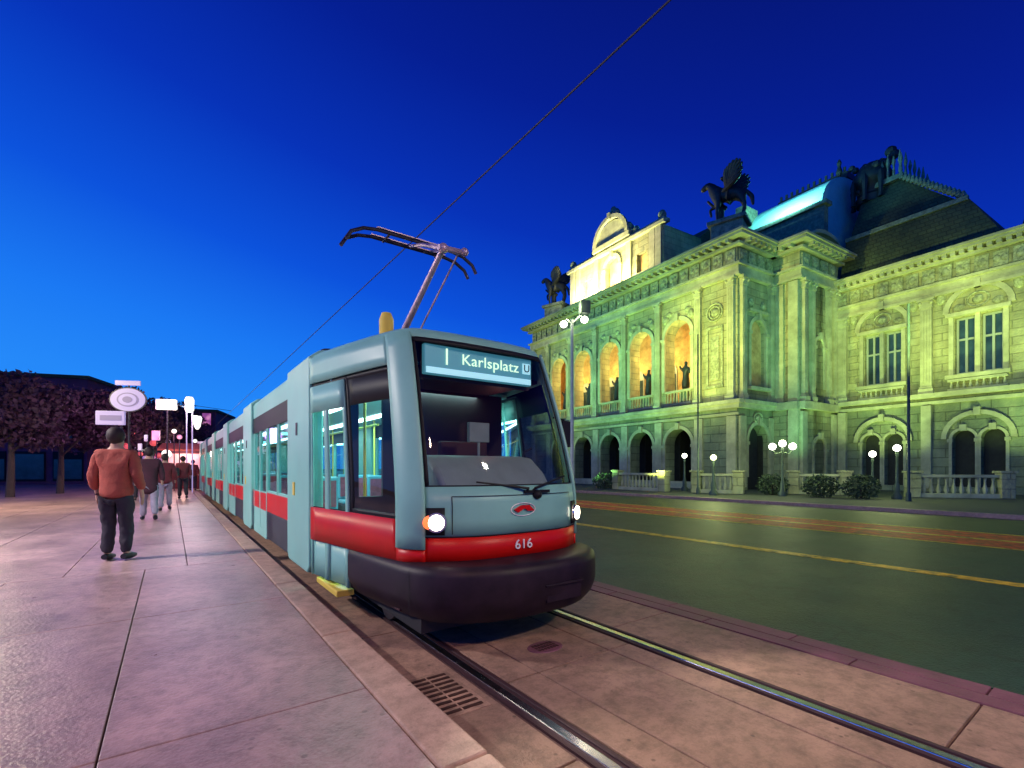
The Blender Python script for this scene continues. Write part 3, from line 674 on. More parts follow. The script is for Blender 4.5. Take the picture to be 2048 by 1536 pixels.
# interior of loggia and arcade
m=MB(F0); m.box(XL+.3,-.3,3.1,3.3,5.5,13); m.build('loggia_back_wall',ORANGEW,op)
m=MB(F0); m.box(XL+.3,-.3,.95,3.1,5.3,5.5); m.box(XL+.3,-.3,.95,3.1,12.2,12.4); m.box(XL+.2,XL+.35,.9,3.1,5.5,12.2); m.box(-.35,-.2,.9,3.1,5.5,12.2)
m.build('loggia_vault',ORANGEW,op)
for c in CX:
    d=MB(F0); d.prism([(c-.62,5.5)]+[(a,b) for a,b in arch_pts(c,1.24,8.6)]+[(c+.62,5.5)],3.02,3.09); dd=d.build('loggia_window',WFRAME,op)
    d=MB(F0); 
    for q in (0,1): d.box(c-.52+q*.55,c-.03+q*.55,2.99,3.02,5.7,8.4)
    d.build('pane',OPGLASS,dd)
    d=MB(F0); d.tube([(c,1.9,12.2),(c,1.9,9.7)],.02,6); d.ball((c,1.9,9.55),.16,10); d.build('hanging_lantern',GLOBE,op,True)
    light('POINT','loggia_light',(c,1.7,9.3),(1,.62,.16),260 if c>-12 else 230,op,.2)
    light('POINT','loggia_low_light',(c+.5,1.6,6.4),(1,.72,.30),40,op,.15)
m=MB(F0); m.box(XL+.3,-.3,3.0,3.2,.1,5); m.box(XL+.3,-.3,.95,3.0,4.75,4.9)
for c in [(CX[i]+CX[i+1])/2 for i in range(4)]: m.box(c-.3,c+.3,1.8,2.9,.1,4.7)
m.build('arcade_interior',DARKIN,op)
# side face of the loggia block
F1=face(0,0,R(90))
m=MB(F1); archwall(m,0,3.6,.1,5.0,[(2.05,2.1,.1,3.0,True)],.6); m.build('side_ground_wall',STONER,op,recalc=False)
m=MB(F1); archwall(m,0,3.6,5.0,ZC-.2,[(1.95,1.5,6.3,9.6,True)],.4); m.build('side_upper_wall',STONE,op,recalc=False)
m=MB(F1); m.box(0,3.6,-.32,.02,4.95,5.2); m.box(0,3.6,-.46,.02,5.2,5.42); archivolt(m,2.05,2.1,3.0,.22,-.08,.02,.9); archivolt(m,1.95,1.5,9.6,.22,-.12,.02,6.3)
m.box(.9,3.0,-.3,.02,6.1,6.28); m.box(1.0,2.9,-.2,.02,10.75,10.9); pilaster(m,.4,5.42,12.68); pilaster(m,3.3,5.42,12.68)
cornice(m,.02,3.6,ZC,.75,.5,0,0); m.box(.1,.7,-.12,.02,.3,4.5); m.box(3.2,3.58,-.12,.02,.3,4.5); m.build('side_mouldings',TRIM,op)
m=MB(F1); frieze(m,0,3.6,ZC,.9); m.build('frieze',RELIEF,op,True); m=MB(F1); p=[(2.0+.42*math.cos(a),-.05,4.45+.3*math.sin(a)) for a in [2*math.pi*k/20 for k in range(21)]]; m.tube(p,.06,6); m.ball((2,-.03,4.45),.2,8,1,1,.6); m.build('medallion',RELIEF,op,True); m=MB(F1)
for q in (-1,1): m.ball((1.95+q*.62,-.03,11.3),.25,8,1.1,1,.5)
m.build('spandrel_relief',RELIEF,op,True)
def window(F,c,w,z0,z1,arch,d=.38,name='window',fr=WFRAME,mull=1):
    f=MB(F); t=.09
    zt=z1
    f.box(c-w/2,c-w/2+t,d,d+.08,z0,zt); f.box(c+w/2-t,c+w/2,d,d+.08,z0,zt); f.box(c-w/2+t,c+w/2-t,d,d+.08,z0,z0+t); f.box(c-w/2+t,c+w/2-t,d,d+.08,z1-t,z1)
    for k in range(mull): x=c-w/2+w*(k+1)/(mull+1); f.box(x-.05,x+.05,d-.02,d+.08,z0+t,z1-t)
    zz=z0+(z1-z0)*.62; f.box(c-w/2+t,c+w/2-t,d-.015,d+.07,zz-.05,zz+.05)
    o=f.build(name,fr,op)
    g=MB(F)
    if arch: g.prism([(c-w/2,z0)]+arch_pts(c,w,z1)+[(c+w/2,z0)],d+.06,d+.075)
    else: g.box(c-w/2,c+w/2,d+.06,d+.075,z0,z1)
    g.build('pane',OPGLASS,o); return o
window(F1,1.95,1.5,6.3,9.6,True,.3)
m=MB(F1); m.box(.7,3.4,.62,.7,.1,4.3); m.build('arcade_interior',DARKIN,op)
# stair block: parallel face, then side face
F2=face(0,3.6,0); F3=face(1.64,3.6,R(90))
MB(F2).box(-.2,1.64,0,.3,.1,ZC-.2).build('stair_block_front',STONE,op); MB(F2).box(-23.2,XL+.2,0,.3,.1,ZC-.2).build('stair_block_front',STONE,op)
m=MB(F2); m.box(.02,1.64,-.3,-.002,4.95,5.4); m.box(.25,.75,-.15,-.002,5.42,12.6); m.box(1.05,1.62,-.2,-.002,.3,12.6); cornice(m,.02,1.64,ZC,.75,.5,0,1); m.build('stair_block_mouldings',TRIM,op)
m=MB(F3); archwall(m,0.3,4.36,.1,ZC-.2,[(2.2,1.0,6.3,8.9,True),(2.2,1.3,.1,2.6,True)],.4); m.build('stair_block_side',STONE,op,recalc=False)
window(F3,2.2,1.0,6.3,8.9,True,.3)
m=MB(F3); archivolt(m,2.2,1.0,8.9,.2,-.1,.02,6.3); archivolt(m,2.2,1.3,2.6,.2,-.1,.02,.3); m.box(0,4.36,-.32,-.002,4.95,5.4)
for c in (.35,1.2,3.2,4.0): pilaster(m,c,5.42,12.68,.36)
m.box(.05,.6,-.15,-.002,.3,4.8); m.box(3.7,4.3,-.15,-.002,.3,4.8); cornice(m,.02,4.36,ZC,.75,.5,0,1)
# curved pediment
for k in range(12):
    a,b=math.pi*k/12,math.pi*(k+1)/12
    m.add([(2.2-1.9*math.cos(t),y,ZC+.85*math.sin(t)*r) for t in (a,b) for r in (1,.72) for y in (-.5,.3)],[(0,2,6,4),(1,5,7,3),(0,4,5,1),(2,3,7,6)])
m.build('stair_block_side_mouldings',TRIM,op)
m=MB(F3); frieze(m,0,4.36,ZC,.9); m.build('frieze',RELIEF,op,True); m=MB(F3); m.prism([(.4,ZC)]+[(2.2-1.75*math.cos(math.pi*k/10),ZC+.7*math.sin(math.pi*k/10)) for k in range(11)]+[(4,ZC)],-.1,.2); m.build('curved_pediment',RELIEF,op,True)
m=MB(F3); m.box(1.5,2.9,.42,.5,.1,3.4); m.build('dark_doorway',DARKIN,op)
# right wing
ZWG=13.2
F4=face(1.64,7.96,0); bays=[2.51,6.71,10.91,15.1]
opn=[]
for c in bays: opn+= [(c-.57,.92,.42,3.0,True),(c+.57,.92,.42,3.0,True)]
m=MB(F4); archwall(m,0,17.3,.1,5.2,opn,.6); m.build('wing_ground_wall',STONER,op,recalc=False)
opn=[]
for c in bays: opn+= [(c-.52,.8,6.45,9.45,False),(c+.52,.8,6.45,9.45,False)]
m=MB(F4); archwall(m,0,17.3,5.2,ZWG-.2,opn,.4); m.build('wing_upper_wall',STONE,op,recalc=False)
m=MB(F4)
m.box(0,17.3,-.2,-.002,4.95,5.12); m.box(0,17.3,-.42,-.002,5.3,5.55)
cornice(m,0,17.3,ZWG,.6,.35,0,0)
for c in bays:
    for q in (-.57,.57): archivolt(m,c+q,.92,3.0,.13,-.08,.02,.42)
    archivolt(m,c,2.5,3.0,.22,-.16,-.002); archivolt(m,c,2.3,9.75,.25,-.16,-.002)
    m.box(c-1.25,c+1.25,-.28,-.002,9.52,9.72); m.box(c-1.25,c+1.25,-.35,-.002,6.2,6.4)
    for q in (-1.05,0,1.05): m.box(c+q-.1,c+q+.1,-.14,-.002,6.4,9.52)
m.build('wing_mouldings',TRIM,op)
for k in range(5):
    c=.42+4.2*k; MB(F4).box(c-.22,c+.22,-.25,-.002,.3,4.9).build('pier',TRIM,op); m=MB(F4); pilaster(m,c,5.55,ZWG-2.35,.5,.25); m.build('pilaster',TRIM,op)
for c in bays:
    m=MB(F4)
    p=[(c+.42*math.cos(a),-.05,10.25+.38*math.sin(a)) for a in [2*math.pi*k/20 for k in range(21)]]; m.tube(p,.05,6); m.ball((c,-.03,10.25),.24,8,1,1,.6)
    for q in (-.75,.75): m.ball((c+q,-.02,10.0),.2,8,1,1.2,.5)
    for q in (-1.5,1.5): m.ball((c+q,-.02,10.7),.28,8,1.3,.8,.4)
    m.build('lunette_relief',RELIEF,op,True)
m=MB(F4); frieze(m,0,17.3,ZWG-.02,.7); m.build('frieze',RELIEF,op,True)
for c in bays:
    for q in (-.52,.52): window(F4,c+q,.8,6.45,9.45,False,.25)
    m=MB(F4); rail_row(m,c-1.15,c+1.15,5.55,.62,-.2); m.build('window_balustrade',TRIM,op)
    for q in (-.57,.57):
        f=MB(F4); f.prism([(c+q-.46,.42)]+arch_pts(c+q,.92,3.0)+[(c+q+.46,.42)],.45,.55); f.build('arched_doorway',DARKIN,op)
m=MB(face(0,0,0)); m.box(-.1,1.5,7.96,8.5,5,ZC-.2); m.build('inner_corner',STONE,op)
# body masses / roofs behind
MB().box(XL+.1,-.1,3.35,3.6,.1,ZC-.25).box(XL,0,.92,3.6,ZC-.4,ZC-.25).box(XL-.0,XL+.05,0,3.6,.1,ZC-.25).build('loggia_roof',STONE,op)
MB().box(-23,1.3,3.95,7.9,.1,ZC-.3).build('stair_block',STONE,op); MB().box(1.7,18.9,8.7,22,.1,ZWG-.3).build('wing_block',STONE,op); MB().box(-40,-23,9,22,.1,ZWG).build('wing_block',STONE,op)
# attic pavilion over the loggia
A0,A1=-16.1,-5.9
m=MB(face(0,.55,0)); archwall(m,A0,A1,ZC-.25,18.4,[(-10.9,1.5,15.6,17.2,True),(-13.9,1.0,15.8,17.2,False),(-7.9,1.0,15.8,17.2,False)],.35)
at0=m.build('attic_front',STONE,op,recalc=False)
m=MB(); m.box(A0,A0+.25,.56,4.6,ZC-.25,18.4); m.box(A1-.25,A1,.56,4.6,ZC-.25,18.4); m.box(A0+.25,A1-.25,4.3,4.6,ZC-.25,18.4); m.box(A0,A1,1.0,4.6,18.15,18.38); m.build('attic_sides',STONE,op)
m=MB(face(0,.55,0)); m.box(A0-.25,A1+.25,-.3,.0,18.4,18.62); m.box(A0-.15,A1+.15,-.15,.5,18.62,18.85)
for c in (A0+.35,-12.7,-9.1,A1-.35,-15.0,-6.8): m.box(c-.25,c+.25,-.18,-.002,ZC-.2,18.4)
m.box(-12.9,-8.9,-.35,1.2,18.85,19.2)
m.prism([(-12.7,19.2)]+[(-10.9-1.75*math.cos(math.pi*k/12),19.2+1.55*math.sin(math.pi*k/12)) for k in range(13)]+[(-9.1,19.2)],-.2,.8)
archivolt(m,-10.9,3.3,19.2,.3,-.4,-.2); m.box(-11.4,-10.4,-.2,.5,20.8,21.1); archivolt(m,-10.9,1.5,17.2,.25,-.15,-.002,15.6)
m.build('attic_gable',TRIM,op)
for x,z,r in ((-12.5,19.6,.35),(-9.3,19.6,.35),(-11.2,21.3,.3),(-10.6,21.3,.3),(-10.9,21.6,.28),(-15.9,19.1,.3),(-6.1,19.1,.3),(-13.2,19.1,.25),(-8.5,19.1,.25)):
    m=MB(face(0,.55,0)); m.ball((x,.1,z),r,8,1.3); m.build('attic_finial',PATINA,op,True)
for v in ((-11.6,-10.2,.36,.42,15.6,17.95),(-14.4,-13.4,.36,.4,15.8,17.2),(-8.4,-7.4,.36,.4,15.8,17.2)): MB(face(0,.55,0)).box(*v).build('attic_window',ORANGEW,op)
m=MB(); m.prismx([(4.6,18.4),(7,20.3),(13,20.3),(15,18.4),(15,14.6),(4.6,14.6)],-19,-6.5); m.build('hall_roof',SLATE,op)
# attic wall and barrel roof
m=MB(); m.box(-4.6,1.2,7.4,7.9,14.7,18.4); m.box(-4.7,1.4,7.2,8.0,18.4,18.65); m.box(-4.9,-4.2,7.3,9,14.7,20.9); m.box(-6,-4.9,6,9,14.7,19)
m.build('upper_attic_wall',PATINA,op)
m=MB(); pts=[(8.0+4.5*(1-math.cos(a)),18.6+3.1*math.sin(a)) for a in [math.pi/2*k/10 for k in range(11)]]
m.prismx(pts+[(14,21.7),(14,15),(8,15)],-4.2,.75); m.build('barrel_roof',COPPER,op,True)
m=MB(); m.box(-4.0,.8,11.4,12.6,21.7,22.1)
for k in range(12): m.box(-3.9+k*.4,-3.75+k*.4,11.5,11.6,22.1,22.5)
m.lathe((.3,11.4,21.9),[(.1,0),(.22,.3),(.1,.7),(.16,.95),(.05,1.2)],8); m.build('roof_cresting',BRONZE,op)
light('AREA','roof_floodlight',(-1.2,6.7,19.2),(.35,1,.95),430,op,2.5,(-1.2,9.6,20.9),sizey=.4)
# great mansard roof with crowned top
m=MB()
def frus(m,x0,x1,y0,y1,z0,X0,X1,Y0,Y1,z1): m.add([(x0,y0,z0),(x1,y0,z0),(x1,y1,z0),(x0,y1,z0),(X0,Y0,z1),(X1,Y0,z1),(X1,Y1,z1),(X0,Y1,z1)],[(0,3,2,1),(4,5,6,7),(0,1,5,4),(1,2,6,5),(2,3,7,6),(3,0,4,7)])
frus(m,1.45,9.6,8.6,20,ZWG-.5,1.6,7.6,9.4,19,16.3); frus(m,1.7,7.3,9.6,19,16.3,1.9,3.9,11.2,16,19.8)
frus(m,9.4,19,9.2,20,ZWG-.5,9.4,19,11,18,14.8)
m.build('mansard_roof',SLATE,op)
m=MB(); m.box(1.6,7.6,9.25,9.5,16.2,16.45); m.box(1.55,4.1,10.9,16.2,19.8,20.1)
for k in range(8):
    x=1.7+k*.32; m.lathe((x,11.0,20.1),[(.05,0),(.09,.2),(.05,.6),(.11,.9),(.02,1.3+.25*(k%2))],6)
for k in range(7):
    y=11+k*.7; m.lathe((4.0,y,20.1),[(.05,0),(.09,.2),(.05,.6),(.11,.9),(.02,1.3+.25*(k%2))],6)
for i in range(16):
    z=19.7-i*.22; x=4.05+i*.22; m.lathe((x,11-i*.1,z),[(.12,0),(.18,.15),(.05,.45)],6)
m.build('roof_crown',PATINA,op)
LX,LZ=2.2,19.1
m=MB(); m.lathe((LX,11.6,LZ),[(.9,0),(.95,.4),(.8,.6),(.9,1.2),(1.1,1.4),(1.15,1.7),(1.0,2.1),(.7,2.5),(.35,2.75),(.05,2.85)],14)
for k in range(8):
    a=k*math.pi/4; m.lathe((LX+1.1*math.cos(a),11.6+1.1*math.sin(a),LZ),[(.16,0),(.12,.5),(.16,1.0),(.2,1.3),(.1,1.7)],6)
for i in range(26):
    a=random.random()*6.28; m.ball((LX+random.uniform(.5,1.2)*math.cos(a),11.6+random.uniform(.5,1.2)*math.sin(a),random.uniform(19.8,22.3)),random.uniform(.15,.38),7)
m.build('roof_lantern',BRONZE,op,True)

# winged horse statues
def horse(label,loc,rz,sc_=1):
    t=thing('horse_statue',label,'statue',loc,rz,'winged horse statues on the opera roof'); k=sc_
    m=MB(); m.box(-.9*k,.9*k,-.7*k,.7*k,0,.25*k); m.box(-.75*k,.75*k,-.55*k,.55*k,.25*k,1.35*k); m.box(-.9*k,.9*k,-.7*k,.7*k,1.35*k,1.55*k)
    m.build('pedestal',PATINA,t,bevel=.03)
    z=1.55
    pts=[(-.55,0,z+1.35),(0,0,z+1.42),(.5,0,z+1.5),(.78,0,z+1.85),(.95,0,z+2.25),(1.22,0,z+2.12),(1.38,0,z+2.0),
         (-.6,.17,z+1.0),(-.78,.17,z+.6),(-.62,.17,z+.02),(-.6,-.17,z+1.0),(-.7,-.17,z+.6),(-.5,-.17,z+.02),
         (.5,.16,z+1.0),(.55,.16,z+.55),(.5,.16,z+.02),(.62,-.16,z+1.1),(.98,-.16,z+1.0),(.9,-.16,z+.6),
         (-.8,0,z+1.3),(-1.05,0,z+.95),(-1.1,0,z+.5),
         (.0,.0,z+1.7),(.0,.0,z+2.15),(.03,0,z+2.5),(.05,0,z+2.72),(.35,.35,z+2.2),(-.15,-.4,z+2.45),(.1,-.55,z+2.9)]
    e=[(0,1),(1,2),(2,3),(3,4),(4,5),(5,6),(0,7),(7,8),(8,9),(0,10),(10,11),(11,12),(2,13),(13,14),(14,15),(2,16),(16,17),(17,18),(0,19),(19,20),(20,21),(1,22),(22,23),(23,24),(24,25),(23,26),(23,27),(27,28)]
    r=[.38,.36,.40,.30,.2,.16,.1,.15,.09,.07,.15,.09,.07,.13,.08,.07,.13,.08,.06,.09,.12,.06,.17,.2,.08,.14,.07,.07,.05]
    skin('horse_and_rider',[tuple(c*k for c in p) for p in pts],e,[x*k for x in r],BRONZE,t,1)
    m=MB()
    for q in (-1,1):
        for j in range(9):
            a=R(20+j*9); L=1.15+.25*math.sin(j*.55); o=Vector((.25-.03*j,q*.26,z+1.5)); d=Vector((-math.cos(a)*.9,q*.4,math.sin(a)))*L
            m.tube([o*k,(o+d*.35)*k,(o+d*.8)*k,(o+d)*k],[.10*k,.15*k,.13*k,.05*k],8)
    m.build('wings',BRONZE,t,True)
    skin('attendant_figure',[tuple(c*k for c in p) for p in [(.55,-.5,z),(.55,-.45,z+.6),(.5,-.4,z+1.1),(.5,-.38,z+1.4),(.5,-.36,z+1.62),(.85,-.3,z+1.2),(1.1,-.1,z+1.5),(.2,-.5,z+1.0)]],[(0,1),(1,2),(2,3),(3,4),(2,5),(5,6),(2,7)],[x*k for x in [.26,.22,.2,.09,.14,.08,.06,.07]],BRONZE,t,1)
    return t
def opw(lx,ly,z): return Matrix.Translation(OP)@Matrix.Rotation(OR,4,'Z')@Vector((lx,ly,z))
horse('large dark bronze winged horse on the near corner of the loggia roof',opw(-1.6,1.6,ZC-.05),OR+R(200),1.25)
horse('small looking dark horse statue at the far left corner of the loggia roof',opw(-19.6,1.6,ZC-.05),OR+R(200),1.25)
# bronze figures in the arches
def figure(label,loc,rz):
    t=thing('bronze_statue',label,'statue',loc,rz,'bronze figures in the loggia arches')
    MB().box(-.3,.3,-.3,.3,0,.9).box(-.36,.36,-.36,.36,.9,1.0).build('pedestal',PATINA,t,bevel=.02)
    skin('figure',[(0,0,1.0),(0,0,1.5),(0,0,2.0),(.02,0,2.45),(.02,0,2.7),(.02,.02,2.95),(.3,-.05,2.4),(.42,-.2,2.05),(-.3,0,2.4),(-.42,-.1,2.7)],
         [(0,1),(1,2),(2,3),(3,4),(4,5),(3,6),(6,7),(3,8),(8,9)],[.3,.26,.2,.24,.09,.14,.1,.07,.1,.07],BRONZE,t,1)
for c,l in zip(CX,['nearest','second nearest','middle','second farthest','farthest']):
    figure('dark bronze figure standing in the %s loggia arch'%l,opw(c+.15,.55,5.55),OR)

# lamps in front of the opera
def candelabra(label,loc,h,n,gm,pw,group='globe lamps before the opera house'):
    t=thing('street_lamp',label,'street lamp',loc,R(-20),group)
    m=MB(); m.lathe((0,0,0),[(.2,0),(.2,.15),(.12,.25),(.1,.6),(.06,.7),(.045,h-.2),(.07,h-.1),(.05,h)],10)
    if n==3: m.tube([(-.42,0,h-.12),(-.3,0,h-.3),(0,0,h-.22),(.3,0,h-.3),(.42,0,h-.12)],.025,6)
    m.build('post',POLE,t,True)
    ps=[(0,0,h+.18)]+([(-.42,0,h+.04),(.42,0,h+.04)] if n==3 else [])
    for p in ps: MB().ball(p,.16 if n==3 else .14,12).build('globe',gm,t,True)
    light('POINT','lamp_light',(0,-.35,h+.5),(.85,1,.38),pw*1.1,t,.2)
candelabra('triple globe lamp post outside the dark side doorway',at(1565,22.4,.11),2.3,3,GLOBE,150)
candelabra('yellow globe lamp before the lit balustrade',at(1427,23.0,.11),1.65,1,GLOBEY,190)
candelabra('white globe lamp glowing in front of the last ground arch of the loggia',at(1369,27.5,.11),1.85,1,GLOBE,30)
candelabra('bright globe lamp before the right arch of the wing',at(1794,20.2,.11),2.0,1,GLOBE,90)
candelabra('dimmer globe lamp before the left arch of the wing',at(1745,21.5,.11),1.78,1,GLOBE,70)
# tall twin lantern post
t=thing('twin_lantern_post','tall pale post with two lit lanterns rising behind the right side of the tram','street lamp',at(1144,16.5,0),R(10))
MB().lathe((0,0,0),[(.16,0),(.14,.5),(.075,.6),(.055,5.3),(.05,6.6)],10).tube([(-.42,0,6.35),(-.2,0,6.6),(0,0,6.45),(.3,0,6.75),(.52,0,6.6)],.03,8).build('post',POLEL,t,True)
m=MB(); m.box(.28,.62,-.15,.15,6.82,7.25); m.build('lantern_frame',POLE,t)
for x,z in ((-.30,6.42),(.45,6.62)):
    MB().ball((x,0,z),.13,12,.9).build('globe',GLOBE,t,True)
light('POINT','post_light',(0.1,-.1,7.0),(1,1,.6),120,t,.2)
t=thing('line_post','slim dark post standing before the loggia, right of the lit balcony arches','post',at(1396,24,0))
MB().lathe((0,0,0),[(.1,0),(.09,.4),(.045,.5),(.035,8.2)],8).build('post',POLE,t,True)
t=thing('line_post','slim dark post standing before the wing at the right','post',at(1817,19,0))
MB().lathe((0,0,0),[(.1,0),(.09,.4),(.055,.5),(.05,8.0)],8).build('post',POLE,t,True)
# balustrades / planters in front
def balus(label,p0,p1,cat='balustrade',lit=TRIM):
    v=p1-p0; L=v.length; a=math.atan2(v.y,v.x)
    t=thing('stone_balustrade',label,cat,p0,a,'stone balustrades before the opera')
    m=MB(); m.box(0,L,-.14,.14,.9,1.03); m.box(0,L,-.16,.16,0,.2); m.build('rail',lit,t,bevel=.02)
    m=MB()
    n=int(L/.26)
    for k in range(n): m.lathe(((k+.5)*L/n,0,.2),[(.06,0),(.1,.15),(.045,.4),(.04,.55),(.07,.7)],7)
    m.build('balusters',lit,t,True)
    for x in (0,L): MB().box(x-.24,x+.24,-.24,.24,0,1.1).box(x-.3,x+.3,-.3,.3,1.1,1.2).build('pier',STONE,t,bevel=.02)
balus('brightly lit stone balustrade beside the nearest loggia pier',at(1393,25.4,.11),at(1478,24.2,.11))
balus('stone balustrade between the side doorway and the wing',at(1585,24.2,.11),at(1690,23.4,.11))
balus('stone balustrade right of the twin wing arches',at(1825,21.6,.11),at(2010,20.6,.11))
balus('dim stone balustrade before the middle ground arches',at(1235,29.5,.11),at(1328,26.5,.11))
# hedges
def leafy(mb,c,r,n,size,rz=1):
    for i in range(n):
        while True:
            p=Vector((random.uniform(-1,1),random.uniform(-1,1),random.uniform(-1,1)))
            if .3<p.length<1: break
        p=Vector((c[0]+p.x*r[0],c[1]+p.y*r[1],c[2]+p.z*r[2]))
        a=Vector((random.gauss(0,1),random.gauss(0,1),random.gauss(0,1))).normalized()*size*random.uniform(.6,1.3)
        b=a.cross(Vector((random.gauss(0,1),random.gauss(0,1),random.gauss(0,1)))).normalized()*size*random.uniform(.4,.8)
        mb.add([p-a,p-b,p+a,p+b],[(0,1,2,3)])
for px,Z,l in ((1210,30,'low dark bush before the ground arches nearest the tram'),(1545,23.5,'dark bush left of the stone balustrade by the doorway'),(1640,21.5,'rounded bush behind the stone balustrade at the stair block'),(1722,20.5,'dark bush left of the twin wing arches')):
    t=thing('bush',l,'bush',at(px,Z,.11),0,'bushes before the opera'); m=MB(); leafy(m,(0,0,.5),(.8,.6,.55),900,.07); m.build('foliage',LEAFG,t,recalc=False)
    MB().tube([(0,0,0),(0,0,.5)],[.06,.03],6).build('stem',BARK,t)

# floodlights on the pavement
def flood(lx,ly,z,aim,colr,pw,size=1.2,label='low floodlight'):
    p=opw(lx,ly,z); a=opw(*aim)
    light('AREA','facade_floodlight',p,colr,pw,None,size,a,sizey=.5).data.spread=R(88)
YG=(.9,1,.22); G=(.35,1,.42); YW=(1,.95,.30)
flood(-1.6,-6.0,.6,(-1.4,0,11),(.9,1,.25),230)
flood(-5.8,-6.5,.6,(-5.5,0,10),(.4,1,.34),190)
flood(-11,-6.5,.6,(-10,0,10),(.28,.9,.45),170)
flood(-17,-6.5,.6,(-16,0,10),(.6,1,.3),190)
flood(5.0,4.3,.6,(4.2,7.96,8.5),(.7,1,.3),170)
flood(10.5,4.3,.6,(10,7.96,8.5),(.7,1,.3),170)
flood(3.4,1.0,.6,(1.2,4,9.5),(.30,.9,.45),110)
def spot(lx,ly,z,aim,colr,pw,ang): light('SPOT','facade_spotlight',opw(lx,ly,z),colr,pw,None,.15,opw(*aim),ang,.9)
spot(-1.0,-15,5.5,(-1.6,0,9.6),(1,1,.22),13500,36)
spot(-7.5,-15,5.5,(-6.5,0,11),(.50,1,.28),6600,40)
spot(-14,-15,5.5,(-13,0,10.5),(.38,.95,.42),5600,42)
spot(-21,-15,5.5,(-19,0,11),(.95,1,.30),5200,40)
spot(11,-7,5.5,(5.6,8,9.5),(.88,1,.24),9500,40)
spot(15,-7,5.5,(11.5,8,9.5),(.80,1,.34),5200,40)
spot(13,-6,5.5,(1.2,3,10.5),(.34,.95,.42),5200,36)
# warm lamps on the attic
light('AREA','attic_floodlight',opw(-10.9,-1.0,15.2),(1,.80,.40),1600,None,4.5,opw(-10.9,.55,17.4),sizey=.4)
light('AREA','attic_floodlight',opw(-13.9,-.7,15.15),(1,.86,.55),650,None,1.5,opw(-13.6,.55,16.6),sizey=.4)

# ============================================================ LEFT BACKGROUND
def dusk_building(label,px,Z,w,d,h,rows,cols,lit):
    t=thing('street_building',label,'building',at(px,Z,.1),R(18))
    m=MB(); m.box(-w/2,w/2,0,d,0,h); m.build('wall',PURW,t); MB().box(-w/2-.2,w/2+.2,-.2,d,h,h+.25).build('roof',SLATE,t)
    for r in range(rows):
        for c in range(cols):
            x=-w/2+(c+.5)*w/cols; z=3.4+r*2.6
            if z+1.5>h: continue
            f=MB(); f.box(x-.5,x+.5,-.06,-.002,z,z+1.5); fo=f.build('window',BLACK,t)
            MB().box(x-.42,x+.42,-.075,-.062,z+.08,z+1.42).build('pane',LITW if (r*3+c*7)%5<lit else OPGLASS,fo)
    for c in range(cols):
        x=-w/2+(c+.5)*w/cols; f=MB(); f.box(x-w/cols*.4,x+w/cols*.4,-.08,-.002,.3,2.6); fo=f.build('shop_window',BLACK,t)
        MB().box(x-w/cols*.37,x+w/cols*.37,-.095,-.082,.45,2.0+.4*(c%2)).build('pane',[LITW2,LITW,LITR][(c+1)%3] if px>100 else OPGLASS,fo)
    return t
dusk_building('dark purple building with lit shopfronts behind the round sign',225,42,8,8,6.6,1,4,2)
dusk_building('low dark building with pink windows nearest the far end of the tram',338,52,9,8,7.6,2,5,2)
dusk_building('dark building at the far left behind the trees',-20,36,12,8,8.4,2,5,2)
def tree(label,px,Z,h,r,base=.1,seed=0):
    random.seed(100+seed); t=thing('tree',label,'tree',at(px,Z,base),0,'dark trees beyond the platform')
    m=MB(); m.tube([(0,0,0),(.05,0,h*.25),(0,.05,h*.5),(.1,0,h*.8)],[.16,.12,.09,.04],8)
    for k in range(7):
        a=k*2.4; m.tube([(0,0,h*(.35+.05*k)),(r*.5*math.cos(a),r*.5*math.sin(a),h*(.55+.05*k))],[.06,.02],6)
    m.build('trunk',BARK,t,True)
    m=MB()
    for k in range(16):
        a=random.random()*6.28; q=r*random.uniform(.1,.75); leafy(m,(q*math.cos(a),q*math.sin(a),h*random.uniform(.48,.92)),(r*.42,r*.42,h*.13),240,.13)
    m.build('crown',LEAFD,t,recalc=False)
for i,(px,Z,h,r,l) in enumerate([(225,27,5.7,2.3,'dark tree right behind the round sign'),(300,32,5.9,2.2,'dark tree between the round sign and the lit white box sign'),(352,38,6.6,2.2,'dark tree to the left of the lantern post'),(120,24,5.4,2.4,'dark tree to the left of the round sign'),(20,21,5.6,2.6,'leftmost dark tree at the platform'),(395,56,6.0,2.0,'far dark tree beyond the end of the tram')]):
    tree(l,px,Z,h,r,seed=i)
random.seed(11)
# round stop sign
t=thing('round_sign','round lavender disc sign on a slim dark pole with a small board above','sign',at(258,18,.12),R(12))
MB().tube([(0,0,0),(0,0,4.6)],.035,8).build('pole',DARKM,t,True)
zc=3.90
MB().lathe((0,0,0),[(.58,-.04),(.62,0),(.58,.04)],28).build('disc',DARKM,t,True)
o=t.children[-1]; 
def disc(name,r,y,mt):
    m=MB(Matrix.Translation((0,y,zc))@Matrix.Rotation(R(90),4,'X')@Matrix.Diagonal((1,.74,1,1))); m.lathe((0,0,0),[(r,-.012),(r,.012)],32); return m.build(name,mt,t)
bpy.data.objects.remove([c for c in t.children if c.name.startswith('disc')][0])
disc('disc_rim',.63,-.05,DARKM); disc('disc',.58,-.065,DISC); disc('ring',.36,-.08,DISC2); disc('ring_inner',.30,-.095,DISC); disc('centre',.16,-.11,DISC2)
MB().box(-.42,.42,-.09,-.04,4.44,4.62).build('name_board',DISC,t,bevel=.01)
t=thing('display_board','grey lit board on a post below and left of the round sign','sign',at(228,17,.12),R(12))
MB().tube([(.2,.05,0),(.2,.05,3.0)],.04,8).build('post',DARKM,t); MB().box(-.55,.36,-.06,.03,2.86,3.36).build('board',DISC,t,bevel=.02)
